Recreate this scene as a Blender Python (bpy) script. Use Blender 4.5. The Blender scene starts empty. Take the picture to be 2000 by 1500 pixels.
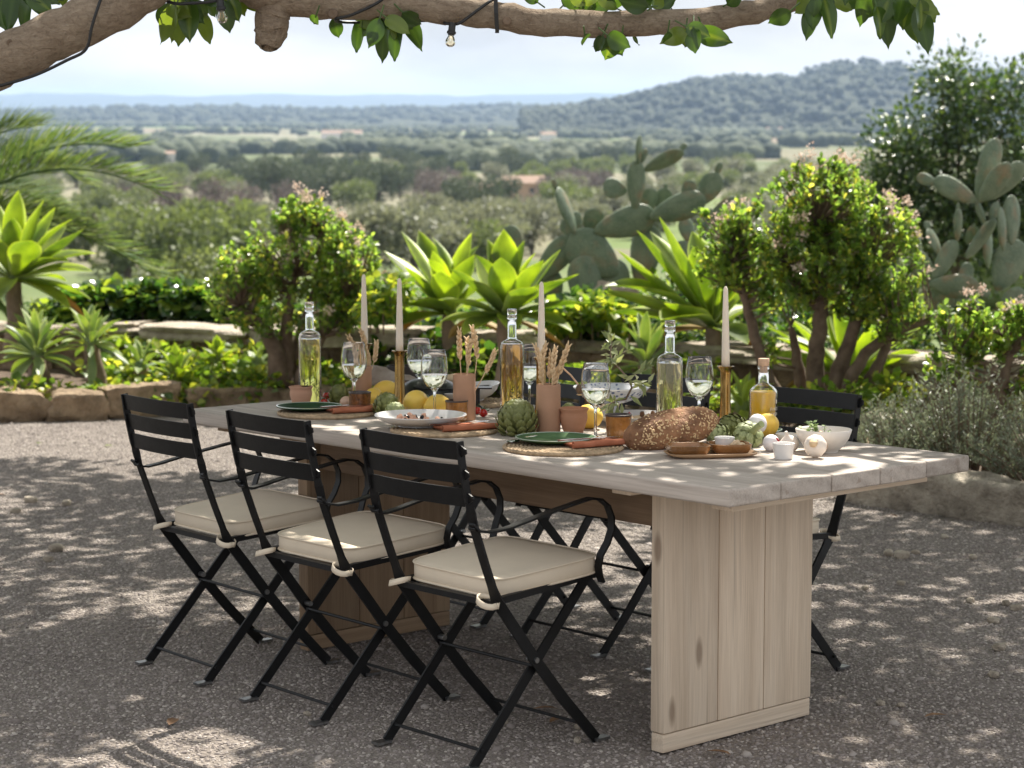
import bpy, bmesh, math, random
import numpy as np
from mathutils import Matrix, Vector, Euler
R = math.radians
rnd = random.Random(7)
SC = bpy.context.scene
COL = SC.collection

# ------------------------------------------------------------------ camera
CAM_H = 1.4757
CAM_PITCH = 0.1393          # below the true horizon
SLOPE = 0.0449              # the terrace drains away from the camera by this angle
cd = bpy.data.cameras.new('camera'); cam = bpy.data.objects.new('camera', cd); COL.objects.link(cam)
cam.location = (0, 0, CAM_H); cam.rotation_euler = (math.pi/2-CAM_PITCH, 0, 0)
cd.sensor_width = 36; cd.lens = 70.2; cd.clip_start = 0.05; cd.clip_end = 40000
cd.dof.use_dof = True; cd.dof.focus_distance = 5.75; cd.dof.aperture_fstop = 5.4
SC.camera = cam
# ------------------------------------------------------------------ sky and sun
SUN_AZ, SUN_EL = R(24), R(53)     # azimuth to the right of the view direction
w = bpy.data.worlds.new('World'); SC.world = w; w.use_nodes = True
wn, wl = w.node_tree.nodes, w.node_tree.links; wn.clear()
sky = wn.new('ShaderNodeTexSky'); sky.sky_type = 'NISHITA'; sky.sun_disc = False
sky.sun_elevation = SUN_EL; sky.sun_rotation = SUN_AZ; sky.dust_density = 2.0; sky.air_density = 1.0; sky.ozone_density = 1.0
tc = wn.new('ShaderNodeTexCoord'); mp = wn.new('ShaderNodeMapping'); mp.inputs['Scale'].default_value = (1.0, 1.0, 3.2)
wl.new(tc.outputs['Generated'], mp.inputs['Vector'])
cn = wn.new('ShaderNodeTexNoise'); cn.inputs['Scale'].default_value = 6.5; cn.inputs['Detail'].default_value = 7; cn.inputs['Roughness'].default_value = .55
wl.new(mp.outputs['Vector'], cn.inputs['Vector'])
cr = wn.new('ShaderNodeValToRGB'); cr.color_ramp.elements[0].position = .32; cr.color_ramp.elements[1].position = .66
cr.color_ramp.elements[0].color = (.93, .93, .93, 1); cr.color_ramp.elements[1].color = (1, 1, 1, 1)
wl.new(cn.outputs['Fac'], cr.inputs['Fac'])
cn2 = wn.new('ShaderNodeTexNoise'); cn2.inputs['Scale'].default_value = 3.6; cn2.inputs['Detail'].default_value = 5
wl.new(mp.outputs['Vector'], cn2.inputs['Vector'])
cc = wn.new('ShaderNodeMix'); cc.data_type = 'RGBA'
cc.inputs[6].default_value = (4.1, 4.22, 4.4, 1); cc.inputs[7].default_value = (7.2, 7.2, 7.2, 1)
cq = wn.new('ShaderNodeMapRange'); cq.inputs['From Min'].default_value = .42; cq.inputs['From Max'].default_value = .66; wl.new(cn2.outputs['Fac'], cq.inputs['Value']); wl.new(cq.outputs[0], cc.inputs[0])
mx = wn.new('ShaderNodeMix'); mx.data_type = 'RGBA'
wl.new(cr.outputs['Color'], mx.inputs[0]); wl.new(sky.outputs['Color'], mx.inputs[6]); wl.new(cc.outputs[2], mx.inputs[7])
bg = wn.new('ShaderNodeBackground'); bg.inputs['Strength'].default_value = .085
wo = wn.new('ShaderNodeOutputWorld'); wl.new(mx.outputs[2], bg.inputs['Color']); wl.new(bg.outputs['Background'], wo.inputs['Surface'])
sd = bpy.data.lights.new('sun', 'SUN'); so = bpy.data.objects.new('sun', sd); COL.objects.link(so)
sd.energy = 5.0; sd.angle = R(.55); sd.color = (1, .94, .84)
sv = Vector((math.sin(SUN_AZ)*math.cos(SUN_EL), math.cos(SUN_AZ)*math.cos(SUN_EL), math.sin(SUN_EL)))
so.rotation_euler = sv.to_track_quat('Z', 'Y').to_euler(); so.location = sv*50
vs = SC.view_settings; vs.view_transform = 'Standard'; vs.look = 'None'; vs.gamma = 1; vs.use_curve_mapping = False; vs.exposure = 1.1
cy = SC.cycles; cy.max_bounces = 10; cy.diffuse_bounces = 4; cy.glossy_bounces = 4; cy.transmission_bounces = 10; cy.transparent_max_bounces = 12
cy.volume_bounces = 0; cy.sample_clamp_indirect = 6; cy.use_denoising = True
try: cy.denoiser = 'OPENIMAGEDENOISE'
except Exception: pass
cy.volume_max_steps = 64

# ------------------------------------------------------------------ helpers
TERRACE = []                # top-level things that stand on the sloping terrace
def at(u, v, Y):            # a sight line of the survey photograph met at depth Y, in terrace coordinates
    p = CAM_PITCH-SLOPE; a = (u-1000)/3900; b = (750-v)/3900
    dy = math.cos(p)+b*math.sin(p); t = Y/dy
    return Vector((t*a, Y, CAM_H+t*(-math.sin(p)+b*math.cos(p))))
def far(u, v, Y):           # the same beyond the terrace, in level coordinates
    p = CAM_PITCH; a = (u-1000)/3900; b = (750-v)/3900
    dy = math.cos(p)+b*math.sin(p); t = Y/dy
    return Vector((t*a, Y, CAM_H+t*(-math.sin(p)+b*math.cos(p))))
TA = Vector((.532, 4.822, 0)); TYAW = -.8437
TLO = Vector((math.cos(TYAW), math.sin(TYAW), 0)); TSH = Vector((-math.sin(TYAW), math.cos(TYAW), 0))
def tb(l, s, z=.76): return TA+TLO*l+TSH*s+Vector((0, 0, z))
GZ = -.02                   # terrace ground level
def link(o, parent=None):
    COL.objects.link(o)
    if parent: o.parent = parent
    return o
def tag(o, label=None, cat=None, group=None, kind=None):
    if label: o['label'] = label
    if cat: o['category'] = cat
    if group: o['group'] = group
    if kind: o['kind'] = kind
    return o
def thing(name, label, cat, loc=(0, 0, 0), rz=0, group=None, terrace=True):
    o = bpy.data.objects.new(name, None); link(o); o.location = loc; o.rotation_euler = (0, 0, rz); o.empty_display_size = .05
    if terrace: TERRACE.append(o)
    return tag(o, label, cat, group)
def copy_tree(o, parent=None):
    c = o.copy(); COL.objects.link(c); c.parent = parent
    for ch in o.children: copy_tree(ch, c)
    return c
def place(o, M=None):       # fix a prototype copy: returns o with a new matrix
    o.matrix_basis = M; return o
class B:
    def __init__(s): s.v = []; s.f = []; s.a = []; s.cur = 0.0
    def raw(s, v, f):
        n = len(s.v); s.v += [tuple(p) for p in v]; s.f += [tuple(i+n for i in q) for q in f]; return s
    def box(s, c, d, M=None):
        x, y, z = d[0]/2, d[1]/2, d[2]/2; c = Vector(c)
        vs_ = [Vector(p) for p in ((-x,-y,-z),(x,-y,-z),(x,y,-z),(-x,y,-z),(-x,-y,z),(x,-y,z),(x,y,z),(-x,y,z))]
        if M: vs_ = [M @ p for p in vs_]
        return s.raw([p+c for p in vs_], [(0,3,2,1),(4,5,6,7),(0,1,5,4),(1,2,6,5),(2,3,7,6),(3,0,4,7)])
    def tube(s, pts, r, n=8, cap=True):
        pts = [Vector(p) for p in pts]; m = len(pts)
        if not hasattr(r, '__len__'): r = [r]*m
        vv = []; up = None
        for i, p in enumerate(pts):
            t = (pts[min(i+1, m-1)]-pts[max(i-1, 0)]).normalized()
            if up is None:
                up = Vector((0, 0, 1)) if abs(t.z) < .9 else Vector((1, 0, 0))
            a = t.cross(up)
            if a.length < 1e-5: a = t.orthogonal()
            a.normalize(); b = a.cross(t).normalized(); up = b
            for k in range(n):
                q = 2*math.pi*k/n; vv.append(p+(a*math.cos(q)+b*math.sin(q))*r[i])
        ff = [(i*n+k, i*n+(k+1) % n, (i+1)*n+(k+1) % n, (i+1)*n+k) for i in range(m-1) for k in range(n)]
        if cap: ff += [tuple(range(n-1, -1, -1)), tuple(range((m-1)*n, m*n))]
        return s.raw(vv, ff)
    def strip(s, pts, w, t, wd):   # a flat bar along pts: wd = width direction (one or per point)
        pts = [Vector(p) for p in pts]; m = len(pts); vv = []
        if not isinstance(wd, list): wd = [wd]*m
        if not hasattr(w, '__len__'): w = [w]*m
        for i, p in enumerate(pts):
            tg = (pts[min(i+1, m-1)]-pts[max(i-1, 0)]).normalized()
            a = Vector(wd[i]); a = (a-tg*a.dot(tg)).normalized(); b = tg.cross(a)
            h, k = w[i]/2, t/2
            for x, y in ((-h, -k), (h, -k), (h, k), (-h, k)): vv.append(p+a*x+b*y)
        ff = [(i*4+k, i*4+(k+1) % 4, (i+1)*4+(k+1) % 4, (i+1)*4+k) for i in range(m-1) for k in range(4)]
        return s.raw(vv, ff+[(3, 2, 1, 0), tuple(range((m-1)*4, m*4))])
    def lathe(s, prof, n=24, c=(0, 0, 0), wob=None):
        vv = []; m = len(prof); c = Vector(c)
        for i, (r, z) in enumerate(prof):
            for k in range(n):
                q = 2*math.pi*k/n; rr = r*(wob(q, z) if wob else 1)
                vv.append((c.x+rr*math.cos(q), c.y+rr*math.sin(q), c.z+z))
        ff = [(i*n+k, i*n+(k+1) % n, (i+1)*n+(k+1) % n, (i+1)*n+k) for i in range(m-1) for k in range(n)]
        if prof[0][0] > 1e-6 and prof[-1][0] > 1e-6:        # a ring: close the section
            ff += [((m-1)*n+k, (m-1)*n+(k+1) % n, (k+1) % n, k) for k in range(n)]
        elif prof[0][0] > 1e-6: ff.append(tuple(range(n-1, -1, -1)))
        elif prof[-1][0] > 1e-6: ff.append(tuple(range((m-1)*n, m*n)))
        return s.raw(vv, ff)
    def ell(s, c, r, n=16, m=10, fn=None, M=None):
        vv = []; c = Vector(c)
        for i in range(m+1):
            th = math.pi*i/m
            for k in range(n):
                q = 2*math.pi*k/n; d = Vector((math.sin(th)*math.cos(q), math.sin(th)*math.sin(q), math.cos(th)))
                g = fn(d) if fn else 1
                p = Vector((d.x*r[0]*g, d.y*r[1]*g, d.z*r[2]*g)); vv.append(c+(M @ p if M else p))
        return s.raw(vv, [(i*n+k, (i+1)*n+k, (i+1)*n+(k+1) % n, i*n+(k+1) % n) for i in range(m) for k in range(n)])
    def mesh(s, name, mat=None, smooth=True):
        me = bpy.data.meshes.new(name); me.from_pydata([tuple(p) for p in s.v], [], s.f)
        if smooth is True: me.shade_smooth()
        elif smooth: me.shade_smooth(); me.set_sharp_from_angle(angle=R(smooth))
        if mat: me.materials.append(mat)
        return me
    def obj(s, name, mat, parent=None, smooth=35, loc=None, rot=None):
        o = bpy.data.objects.new(name, s.mesh(name, mat, smooth)); link(o, parent)
        if loc is not None: o.location = loc
        if rot is not None: o.rotation_euler = rot
        return o
def meshobj(name, me, parent=None, loc=None, rot=None):
    o = bpy.data.objects.new(name, me); link(o, parent)
    if loc is not None: o.location = loc
    if rot is not None: o.rotation_euler = rot
    return o
def top(o, label, cat, group=None, terrace=True, kind=None):
    if terrace: TERRACE.append(o)
    return tag(o, label, cat, group, kind)
def bevbox(name, d, bev, mat, seg=2, jit=0, rr=None):   # a box with rounded edges, base at z 0
    bm = bmesh.new(); bmesh.ops.create_cube(bm, size=1)
    for v in bm.verts: v.co = Vector((v.co.x*d[0], v.co.y*d[1], (v.co.z+.5)*d[2]))
    bmesh.ops.bevel(bm, geom=list(bm.edges), offset=bev, segments=seg, profile=.6, affect='EDGES')
    if jit:
        for v in bm.verts: v.co += Vector([(rr or rnd).uniform(-jit, jit) for _ in range(3)])
    me = bpy.data.meshes.new(name); bm.to_mesh(me); bm.free(); me.shade_smooth(); me.set_sharp_from_angle(angle=R(50)); me.materials.append(mat)
    return me
def rough_stone(name, d, mat, seed, amp=.12, res=5, rnd_=.22):    # a weathered block, base at z 0
    rr = random.Random(seed); bm = bmesh.new(); bmesh.ops.create_cube(bm, size=1)
    bmesh.ops.subdivide_edges(bm, edges=list(bm.edges), cuts=res, use_grid_fill=True)
    from mathutils import noise
    off = Vector((rr.uniform(0, 50), rr.uniform(0, 50), rr.uniform(0, 50)))
    for v in bm.verts:
        p = v.co.copy(); n = p.normalized()*.62
        q = p.lerp(n, rnd_)
        k = noise.noise(q*2.1+off)*amp+noise.noise(q*4.7+off)*amp*.55+abs(noise.noise(q*9+off))*amp*.4
        q = q*(1+k*1.5)
        v.co = Vector((q.x*d[0], q.y*d[1], (q.z+.46)*d[2]))
    me = bpy.data.meshes.new(name); bm.to_mesh(me); bm.free(); me.shade_smooth(); me.set_sharp_from_angle(angle=R(42)); me.materials.append(mat)
    return me
# many small leaves in one mesh (numpy)
def leaves_mesh(name, P, D, N, L, W, mat, tmpl='leaf', var=None, fold=.25):
    P, D, N = np.asarray(P, float), np.asarray(D, float), np.asarray(N, float); n = len(P)
    D /= np.linalg.norm(D, axis=1, keepdims=True)+1e-9
    S = np.cross(D, N); S /= np.linalg.norm(S, axis=1, keepdims=True)+1e-9; N = np.cross(S, D)
    if tmpl == 'leaf': T = np.array([(0, 0, 0), (-.5, .45, fold), (0, .5, 0), (.5, .45, fold), (0, 1, -.12)]); F = [(0, 2, 1), (0, 3, 2), (1, 2, 4), (2, 3, 4)]
    elif tmpl == 'spoon': T = np.array([(-.12, 0, 0), (.12, 0, 0), (.5, .62, fold*.5), (.3, .97, .1), (-.3, .97, .1), (-.5, .62, fold*.5)]); F = [(0, 1, 2, 5), (5, 2, 3, 4)]
    elif tmpl == 'ivy': T = np.array([(0, 0, 0), (-.5, .12, .05), (-.55, .55, .12), (0, .5, 0), (.5, .12, .05), (.55, .55, .12), (0, 1.05, -.15)]); F = [(0, 3, 2, 1), (0, 4, 5, 3), (2, 3, 6), (3, 5, 6)]
    elif tmpl == 'big': T = np.array([(0, 0, 0), (-.4, .25, .1), (0, .25, 0), (.4, .25, .1), (-.5, .55, .14), (0, .55, .02), (.5, .55, .14), (-.32, .85, .06), (0, .85, -.02), (.32, .85, .06), (0, 1.05, -.14)]); F = [(0, 2, 1), (0, 3, 2), (1, 2, 5, 4), (2, 3, 6, 5), (4, 5, 8, 7), (5, 6, 9, 8), (7, 8, 10), (8, 9, 10)]
    else: T = np.array([(-.5, 0, 0), (.5, 0, 0), (0, 1, 0)]); F = [(0, 1, 2)]
    L = np.broadcast_to(np.asarray(L, float), (n,)); W = np.broadcast_to(np.asarray(W, float), (n,))
    V = (P[:, None, :]+S[:, None, :]*(T[None, :, 0:1]*W[:, None, None])+D[:, None, :]*(T[None, :, 1:2]*L[:, None, None])+N[:, None, :]*(T[None, :, 2:3]*W[:, None, None])).reshape(-1, 3)
    k = len(T); loops = []; starts = []; totals = []; c = 0
    lf = [len(q) for q in F]; base = np.concatenate([np.array(q) for q in F])
    LI = (base[None, :]+(np.arange(n)*k)[:, None]).ravel()
    tot = np.tile(np.array(lf), n); st = np.concatenate([[0], np.cumsum(tot)[:-1]])
    me = bpy.data.meshes.new(name); me.vertices.add(len(V)); me.vertices.foreach_set('co', V.ravel())
    me.loops.add(len(LI)); me.loops.foreach_set('vertex_index', LI.astype(np.int32))
    me.polygons.add(len(tot)); me.polygons.foreach_set('loop_start', st.astype(np.int32)); me.polygons.foreach_set('loop_total', tot.astype(np.int32))
    me.update(calc_edges=True); me.shade_smooth()
    if var is None: var = np.random.RandomState(n).rand(n)
    at_ = me.attributes.new('var', 'FLOAT', 'POINT'); at_.data.foreach_set('value', np.repeat(var, k).astype(np.float32))
    if mat: me.materials.append(mat)
    return me
# ------------------------------------------------------------------ materials
def nm(name):
    m = bpy.data.materials.new(name); m.use_nodes = True; nt = m.node_tree
    return m, nt.nodes, nt.links, nt.nodes['Principled BSDF']
def c4(c): return (c[0], c[1], c[2], 1)
def mul(c, k): return (c[0]*k, c[1]*k, c[2]*k)
def coords(n, l, scale=(1, 1, 1), rand=True, kind='Object'):
    t = n.new('ShaderNodeTexCoord'); m = n.new('ShaderNodeMapping'); m.inputs['Scale'].default_value = scale
    if rand:
        oi = n.new('ShaderNodeObjectInfo'); mm = n.new('ShaderNodeMath'); mm.operation = 'MULTIPLY'; mm.inputs[1].default_value = 37
        l.new(oi.outputs['Random'], mm.inputs[0])
        va = n.new('ShaderNodeVectorMath'); va.operation = 'ADD'; l.new(t.outputs[kind], va.inputs[0]); l.new(mm.outputs[0], va.inputs[1]); l.new(va.outputs[0], m.inputs['Vector'])
    else: l.new(t.outputs[kind], m.inputs['Vector'])
    return m.outputs['Vector']
def noise(n, l, vec, scale, detail=5, rough=.55, dist=0):
    t = n.new('ShaderNodeTexNoise'); t.inputs['Scale'].default_value = scale; t.inputs['Detail'].default_value = detail
    t.inputs['Roughness'].default_value = rough; t.inputs['Distortion'].default_value = dist; l.new(vec, t.inputs['Vector']); return t.outputs['Fac']
def ramp(n, l, fac, stops):
    r = n.new('ShaderNodeValToRGB'); e = r.color_ramp.elements
    while len(e) < len(stops): e.new(.5)
    for k, (p, c) in enumerate(stops): e[k].position = p; e[k].color = c4(c)
    l.new(fac, r.inputs['Fac']); return r.outputs['Color']
def mixc(n, l, fac, a, b, mode='MIX'):
    m = n.new('ShaderNodeMix'); m.data_type = 'RGBA'; m.blend_type = mode
    for s, x in ((0, fac), (6, a), (7, b)):
        if isinstance(x, (int, float)): m.inputs[s].default_value = x
        elif isinstance(x, tuple): m.inputs[s].default_value = c4(x)
        else: l.new(x, m.inputs[s])
    return m.outputs[2]
def bump(n, l, p, h, strength=.3, dist=.01):
    b = n.new('ShaderNodeBump'); b.inputs['Strength'].default_value = strength; b.inputs['Distance'].default_value = dist
    l.new(h, b.inputs['Height']); l.new(b.outputs['Normal'], p.inputs['Normal']); return b
def plain(name, col, rough=.5, var=.12, scale=6, b=0, bs=40, metal=0, spec=.5, col2=None, stretch=(1, 1, 1), coat=0, rand=True, sss=0, bd=.004, rvar=.1):
    m, n, l, p = nm(name); v = coords(n, l, stretch, rand)
    f = noise(n, l, v, scale, 6, .6)
    c = ramp(n, l, f, [(.3, mul(col, 1-var)), (.7, col2 or mul(col, 1+var))]); l.new(c, p.inputs['Base Color'])
    p.inputs['Roughness'].default_value = rough; p.inputs['Metallic'].default_value = metal; p.inputs['Specular IOR Level'].default_value = spec
    p.inputs['Coat Weight'].default_value = coat; p.inputs['Coat Roughness'].default_value = .08
    if rvar:
        rr = n.new('ShaderNodeMapRange'); rr.inputs['To Min'].default_value = max(.02, rough-rvar); rr.inputs['To Max'].default_value = min(1, rough+rvar)
        l.new(noise(n, l, v, scale*2.3, 4), rr.inputs['Value']); l.new(rr.outputs[0], p.inputs['Roughness'])
    if sss: p.inputs['Subsurface Weight'].default_value = sss; p.inputs['Subsurface Radius'].default_value = (.01, .008, .006); p.inputs['Subsurface Scale'].default_value = 1
    if b: bump(n, l, p, noise(n, l, v, bs, 4, .6), b, bd)
    return m
def wood(name, dark, mid, light, rough=.7, knot=(.16, .09, .05), grain=1.0):
    m, n, l, p = nm(name); v = coords(n, l, (1, 1, 1))
    mp_ = n.new('ShaderNodeMapping'); mp_.inputs['Scale'].default_value = (.55, 11, 11); l.new(v, mp_.inputs['Vector'])
    broad = noise(n, l, mp_.outputs['Vector'], 1.6, 6, .62, .9)
    wv = n.new('ShaderNodeTexWave'); wv.wave_type = 'RINGS'; wv.rings_direction = 'X'; wv.inputs['Scale'].default_value = 3.2*grain
    wv.inputs['Distortion'].default_value = 5.5; wv.inputs['Detail'].default_value = 3; wv.inputs['Detail Scale'].default_value = .9
    mw = n.new('ShaderNodeMapping'); mw.inputs['Scale'].default_value = (.16, 1.6, 2.6); l.new(v, mw.inputs['Vector']); l.new(mw.outputs['Vector'], wv.inputs['Vector'])
    mf = n.new('ShaderNodeMapping'); mf.inputs['Scale'].default_value = (6, 210, 210); l.new(v, mf.inputs['Vector'])
    fine = noise(n, l, mf.outputs['Vector'], 1, 3, .6)
    c = ramp(n, l, broad, [(.25, dark), (.5, mid), (.78, light)])
    c = mixc(n, l, .28, c, ramp(n, l, wv.outputs['Fac'], [(.1, mul(mid, .62)), (.7, light)]))
    c = mixc(n, l, .35, c, ramp(n, l, fine, [(.3, mul(mid, .55)), (.65, light)]), 'MULTIPLY') if False else mixc(n, l, .3, c, ramp(n, l, fine, [(.32, mul(mid, .6)), (.66, light)]))
    vo = n.new('ShaderNodeTexVoronoi'); vo.inputs['Scale'].default_value = 2.6; mk = n.new('ShaderNodeMapping'); mk.inputs['Scale'].default_value = (1, 3.0, 3.0)
    l.new(v, mk.inputs['Vector']); l.new(mk.outputs['Vector'], vo.inputs['Vector'])
    kf = ramp(n, l, vo.outputs['Distance'], [(.07, (1, 1, 1)), (.14, (0, 0, 0))])
    c = mixc(n, l, kf, c, mixc(n, l, .6, c, knot))
    mc = n.new('ShaderNodeMapping'); mc.inputs['Scale'].default_value = (.9, 42, 42); l.new(v, mc.inputs['Vector'])
    c = mixc(n, l, ramp(n, l, noise(n, l, mc.outputs['Vector'], 1, 2, .5, .3), [(.65, (0, 0, 0)), (.71, (1, 1, 1))]), c, mixc(n, l, .32, c, knot))
    oi = n.new('ShaderNodeObjectInfo'); mr = n.new('ShaderNodeMapRange'); mr.inputs['To Min'].default_value = .82; mr.inputs['To Max'].default_value = 1.12; l.new(oi.outputs['Random'], mr.inputs['Value'])
    hs = n.new('ShaderNodeHueSaturation'); l.new(mr.outputs[0], hs.inputs['Value']); l.new(c, hs.inputs['Color']); l.new(hs.outputs['Color'], p.inputs['Base Color'])
    p.inputs['Roughness'].default_value = rough; p.inputs['Specular IOR Level'].default_value = .3
    hm = n.new('ShaderNodeMath'); hm.operation = 'ADD'; l.new(fine, hm.inputs[0]); l.new(broad, hm.inputs[1]); bump(n, l, p, hm.outputs[0], .35, .002)
    return m
def leafmat(name, stops, trans, tfac=.4, rough=.35, spec=.5, attr='var', nscale=0, coat=0):
    m, n, l, p = nm(name); a = n.new('ShaderNodeAttribute'); a.attribute_name = attr; fac = a.outputs['Fac']
    c = ramp(n, l, fac, stops)
    if nscale:
        v = coords(n, l, (1, 1, 1)); c = mixc(n, l, .5, c, ramp(n, l, noise(n, l, v, nscale, 4), [(.3, mul(stops[0][1], .75)), (.7, mul(stops[-1][1], 1.15))]))
    l.new(c, p.inputs['Base Color']); p.inputs['Roughness'].default_value = rough; p.inputs['Specular IOR Level'].default_value = spec; p.inputs['Coat Weight'].default_value = coat
    t = n.new('ShaderNodeBsdfTranslucent'); tcx = mixc(n, l, 1.0, c, trans, 'MULTIPLY')
    l.new(tcx, t.inputs['Color'])
    ms = n.new('ShaderNodeMixShader'); ms.inputs[0].default_value = tfac; l.new(p.outputs[0], ms.inputs[1]); l.new(t.outputs[0], ms.inputs[2])
    l.new(ms.outputs[0], n['Material Output'].inputs['Surface']); return m
def glassmat(name, col=(1, 1, 1), ior=1.45, rough=0.0):
    m, n, l, p = nm(name); p.inputs['Base Color'].default_value = c4(col); p.inputs['Transmission Weight'].default_value = 1
    p.inputs['IOR'].default_value = ior; p.inputs['Roughness'].default_value = rough; return m
def liquid(name, col, cloudy=0.0, ior=1.34):   # clear liquid; cloudy = share of suspended haze
    m, n, l, p = nm(name); p.inputs['Base Color'].default_value = c4(col); p.inputs['Transmission Weight'].default_value = 1
    p.inputs['IOR'].default_value = ior; p.inputs['Roughness'].default_value = 0
    if cloudy:
        d, t = n.new('ShaderNodeBsdfDiffuse'), n.new('ShaderNodeBsdfTranslucent'); d.inputs[0].default_value = c4(col); t.inputs[0].default_value = c4(col)
        a, b = n.new('ShaderNodeMixShader'), n.new('ShaderNodeMixShader'); a.inputs[0].default_value = .5; b.inputs[0].default_value = cloudy
        l.new(d.outputs[0], a.inputs[1]); l.new(t.outputs[0], a.inputs[2]); l.new(p.outputs[0], b.inputs[1]); l.new(a.outputs[0], b.inputs[2]); l.new(b.outputs[0], n['Material Output'].inputs['Surface'])
    return m

MT = {}
MT['top'] = wood('weathered_top', (.26, .21, .175), (.42, .36, .31), (.58, .52, .46))
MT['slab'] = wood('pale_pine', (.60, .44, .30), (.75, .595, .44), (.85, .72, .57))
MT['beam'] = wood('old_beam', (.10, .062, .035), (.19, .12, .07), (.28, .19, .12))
MT['shadeslab'] = wood('shaded_pine', (.20, .125, .07), (.31, .205, .125), (.42, .30, .19))  # darker pine for far leg and battens: shade put into the colour
MT['iron'] = plain('black_iron', (.007, .007, .0075), .45, .3, 30, .25, 160, spec=.28, bd=.001)
MT['cushion'] = plain('cream_canvas', (.72, .62, .485), .85, .06, 5, .25, 900, spec=.2, bd=.001)
MT['foot'] = plain('worn_steel', (.25, .25, .25), .35, .3, 60, metal=.9)
MT['brass'] = plain('aged_brass', (.40, .26, .10), .24, .35, 22, .15, 60, metal=1, stretch=(1, 1, .25), bd=.001)
MT['candle'] = plain('greige_wax', (.78, .68, .56), .45, .05, 10, sss=.25)
MT['wick'] = plain('wick', (.03, .025, .02), .9)
MT['clay'] = plain('terracotta', (.47, .235, .135), .8, .1, 14, .2, 120, stretch=(1, 1, 3), bd=.001)
MT['paleclay'] = plain('pale_terracotta', (.53, .30, .20), .82, .08, 10, .2, 120, stretch=(1, 1, 4), bd=.001)
MT['vase'] = plain('matte_clay', (.44, .25, .155), .85, .07, 16, .2, 200, bd=.001)
MT['straw'] = plain('dry_wheat', (.68, .49, .29), .75, .22, 60)
MT['glaze'] = plain('amber_glaze', (.30, .125, .035), .25, .45, 26, .2, 60, coat=.5, col2=(.46, .20, .05), bd=.002)
MT['glazerim'] = plain('dark_glaze_rim', (.055, .035, .028), .4, .4, 50, coat=.3)
MT['glazedark'] = plain('speckled_glaze', (.10, .038, .015), .3, .6, 90, .3, 90, coat=.5, col2=(.30, .115, .03), bd=.002)
MT['white'] = plain('white_glaze', (.72, .70, .68), .22, .03, 4, coat=.3)
MT['stoneware'] = plain('off_white_stoneware', (.68, .63, .57), .4, .05, 9)
MT['green'] = plain('green_glaze', (.07, .135, .05), .6, .35, 7, spec=.06, col2=(.11, .19, .09))
MT['darkgreen'] = plain('dark_green_glaze', (.016, .055, .022), .5, .4, 9, spec=.08, col2=(.03, .08, .035))
MT['greenrim'] = plain('pale_green_rim', (.42, .50, .42), .2, .1, 9, coat=.5)
MT['linen'] = plain('rust_linen', (.40, .14, .075), .9, .14, 9, .35, 700, spec=.15, bd=.001, col2=(.50, .19, .11))
MT['steel'] = plain('cutlery_steel', (.62, .62, .62), .16, .05, 20, metal=1)
MT['glass'] = glassmat('clear_glass')
MT['wine'] = liquid('white_wine', (.96, .95, .74), .04)
MT['gin1'] = liquid('pale_yellow_liquor', (.88, .84, .24), .10)
MT['gin2'] = liquid('amber_liquor', (.92, .58, .15), .12)
MT['gin3'] = liquid('straw_liquor', (.93, .88, .5), .06)
MT['ink'] = plain('black_print', (.006, .008, .005), .5)
MT['whiteink'] = plain('white_print', (.75, .74, .68), .6)
MT['cork'] = plain('pale_cork', (.58, .38, .25), .8, .15, 70, .3, 120)
MT['lemon'] = plain('lemon_peel', (.86, .55, .08), .42, .06, 6, .5, 150, col2=(.90, .63, .12), sss=.15, bd=.0012)
MT['tomato'] = plain('tomato_skin', (.42, .014, .010), .14, .2, 6, coat=.4)
MT['stem'] = plain('green_stem', (.06, .11, .025), .6, .3, 20)
MT['egg'] = plain('beige_eggshell', (.60, .40, .29), .5, .05, 6, .1, 200)
MT['whiteegg'] = plain('white_eggshell', (.76, .73, .74), .45, .03, 6, .08, 200)
MT['bract'] = plain('artichoke_bract', (.105, .125, .028), .5, .25, 18, .2, 80, col2=(.235, .25, .075))
MT['bractpale'] = plain('pale_artichoke_bract', (.23, .275, .105), .5, .18, 14, .2, 80, col2=(.37, .41, .19))
MT['garlic'] = plain('garlic_skin', (.72, .64, .56), .5, .06, 6, .3, 14, stretch=(3, 3, .5), sss=.15)
MT['onion'] = plain('onion_skin', (.62, .40, .24), .35, .12, 6, .2, 20, stretch=(4, 4, .4))
MT['crust'] = plain('brown_crust', (.20, .082, .034), .75, .4, 14, 1.0, 70, col2=(.40, .20, .095), bd=.012)
MT['oat'] = plain('oat_flake', (.66, .46, .25), .8, .15, 30)
MT['flour'] = plain('floured_crust', (.17, .085, .045), .85, .3, 7, .6, 60, col2=(.50, .44, .38), bd=.003)
MT['traywood'] = plain('tray_wood', (.46, .29, .165), .55, .12, 5, .2, 60, stretch=(.6, 9, 9))
MT['olivewood'] = plain('brown_stoneware', (.20, .085, .026), .28, .4, 12, coat=.5, col2=(.34, .155, .05))
MT['black'] = plain('cast_iron', (.010, .010, .012), .3, .3, 40)
MT['darkclay'] = plain('dark_brown_clay', (.03, .02, .016), .7, .2, 30)
MT['nut'] = plain('blanched_nut', (.66, .50, .32), .6, .1, 20)
MT['shrimp'] = plain('pink_food', (.62, .34, .23), .4, .25, 30)
MT['olive'] = plain('black_olive', (.02, .014, .018), .25, .3, 20)
MT['chili'] = plain('red_chili', (.36, .006, .012), .2, .2, 20, coat=.4)
MT['jute'] = plain('jute_braid', (.42, .305, .19), .9, .35, 60, .9, 130, bd=.004)
MT['soil'] = plain('dry_soil', (.10, .068, .045), .95, .4, 9, .9, 30, bd=.03, rand=False)
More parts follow.
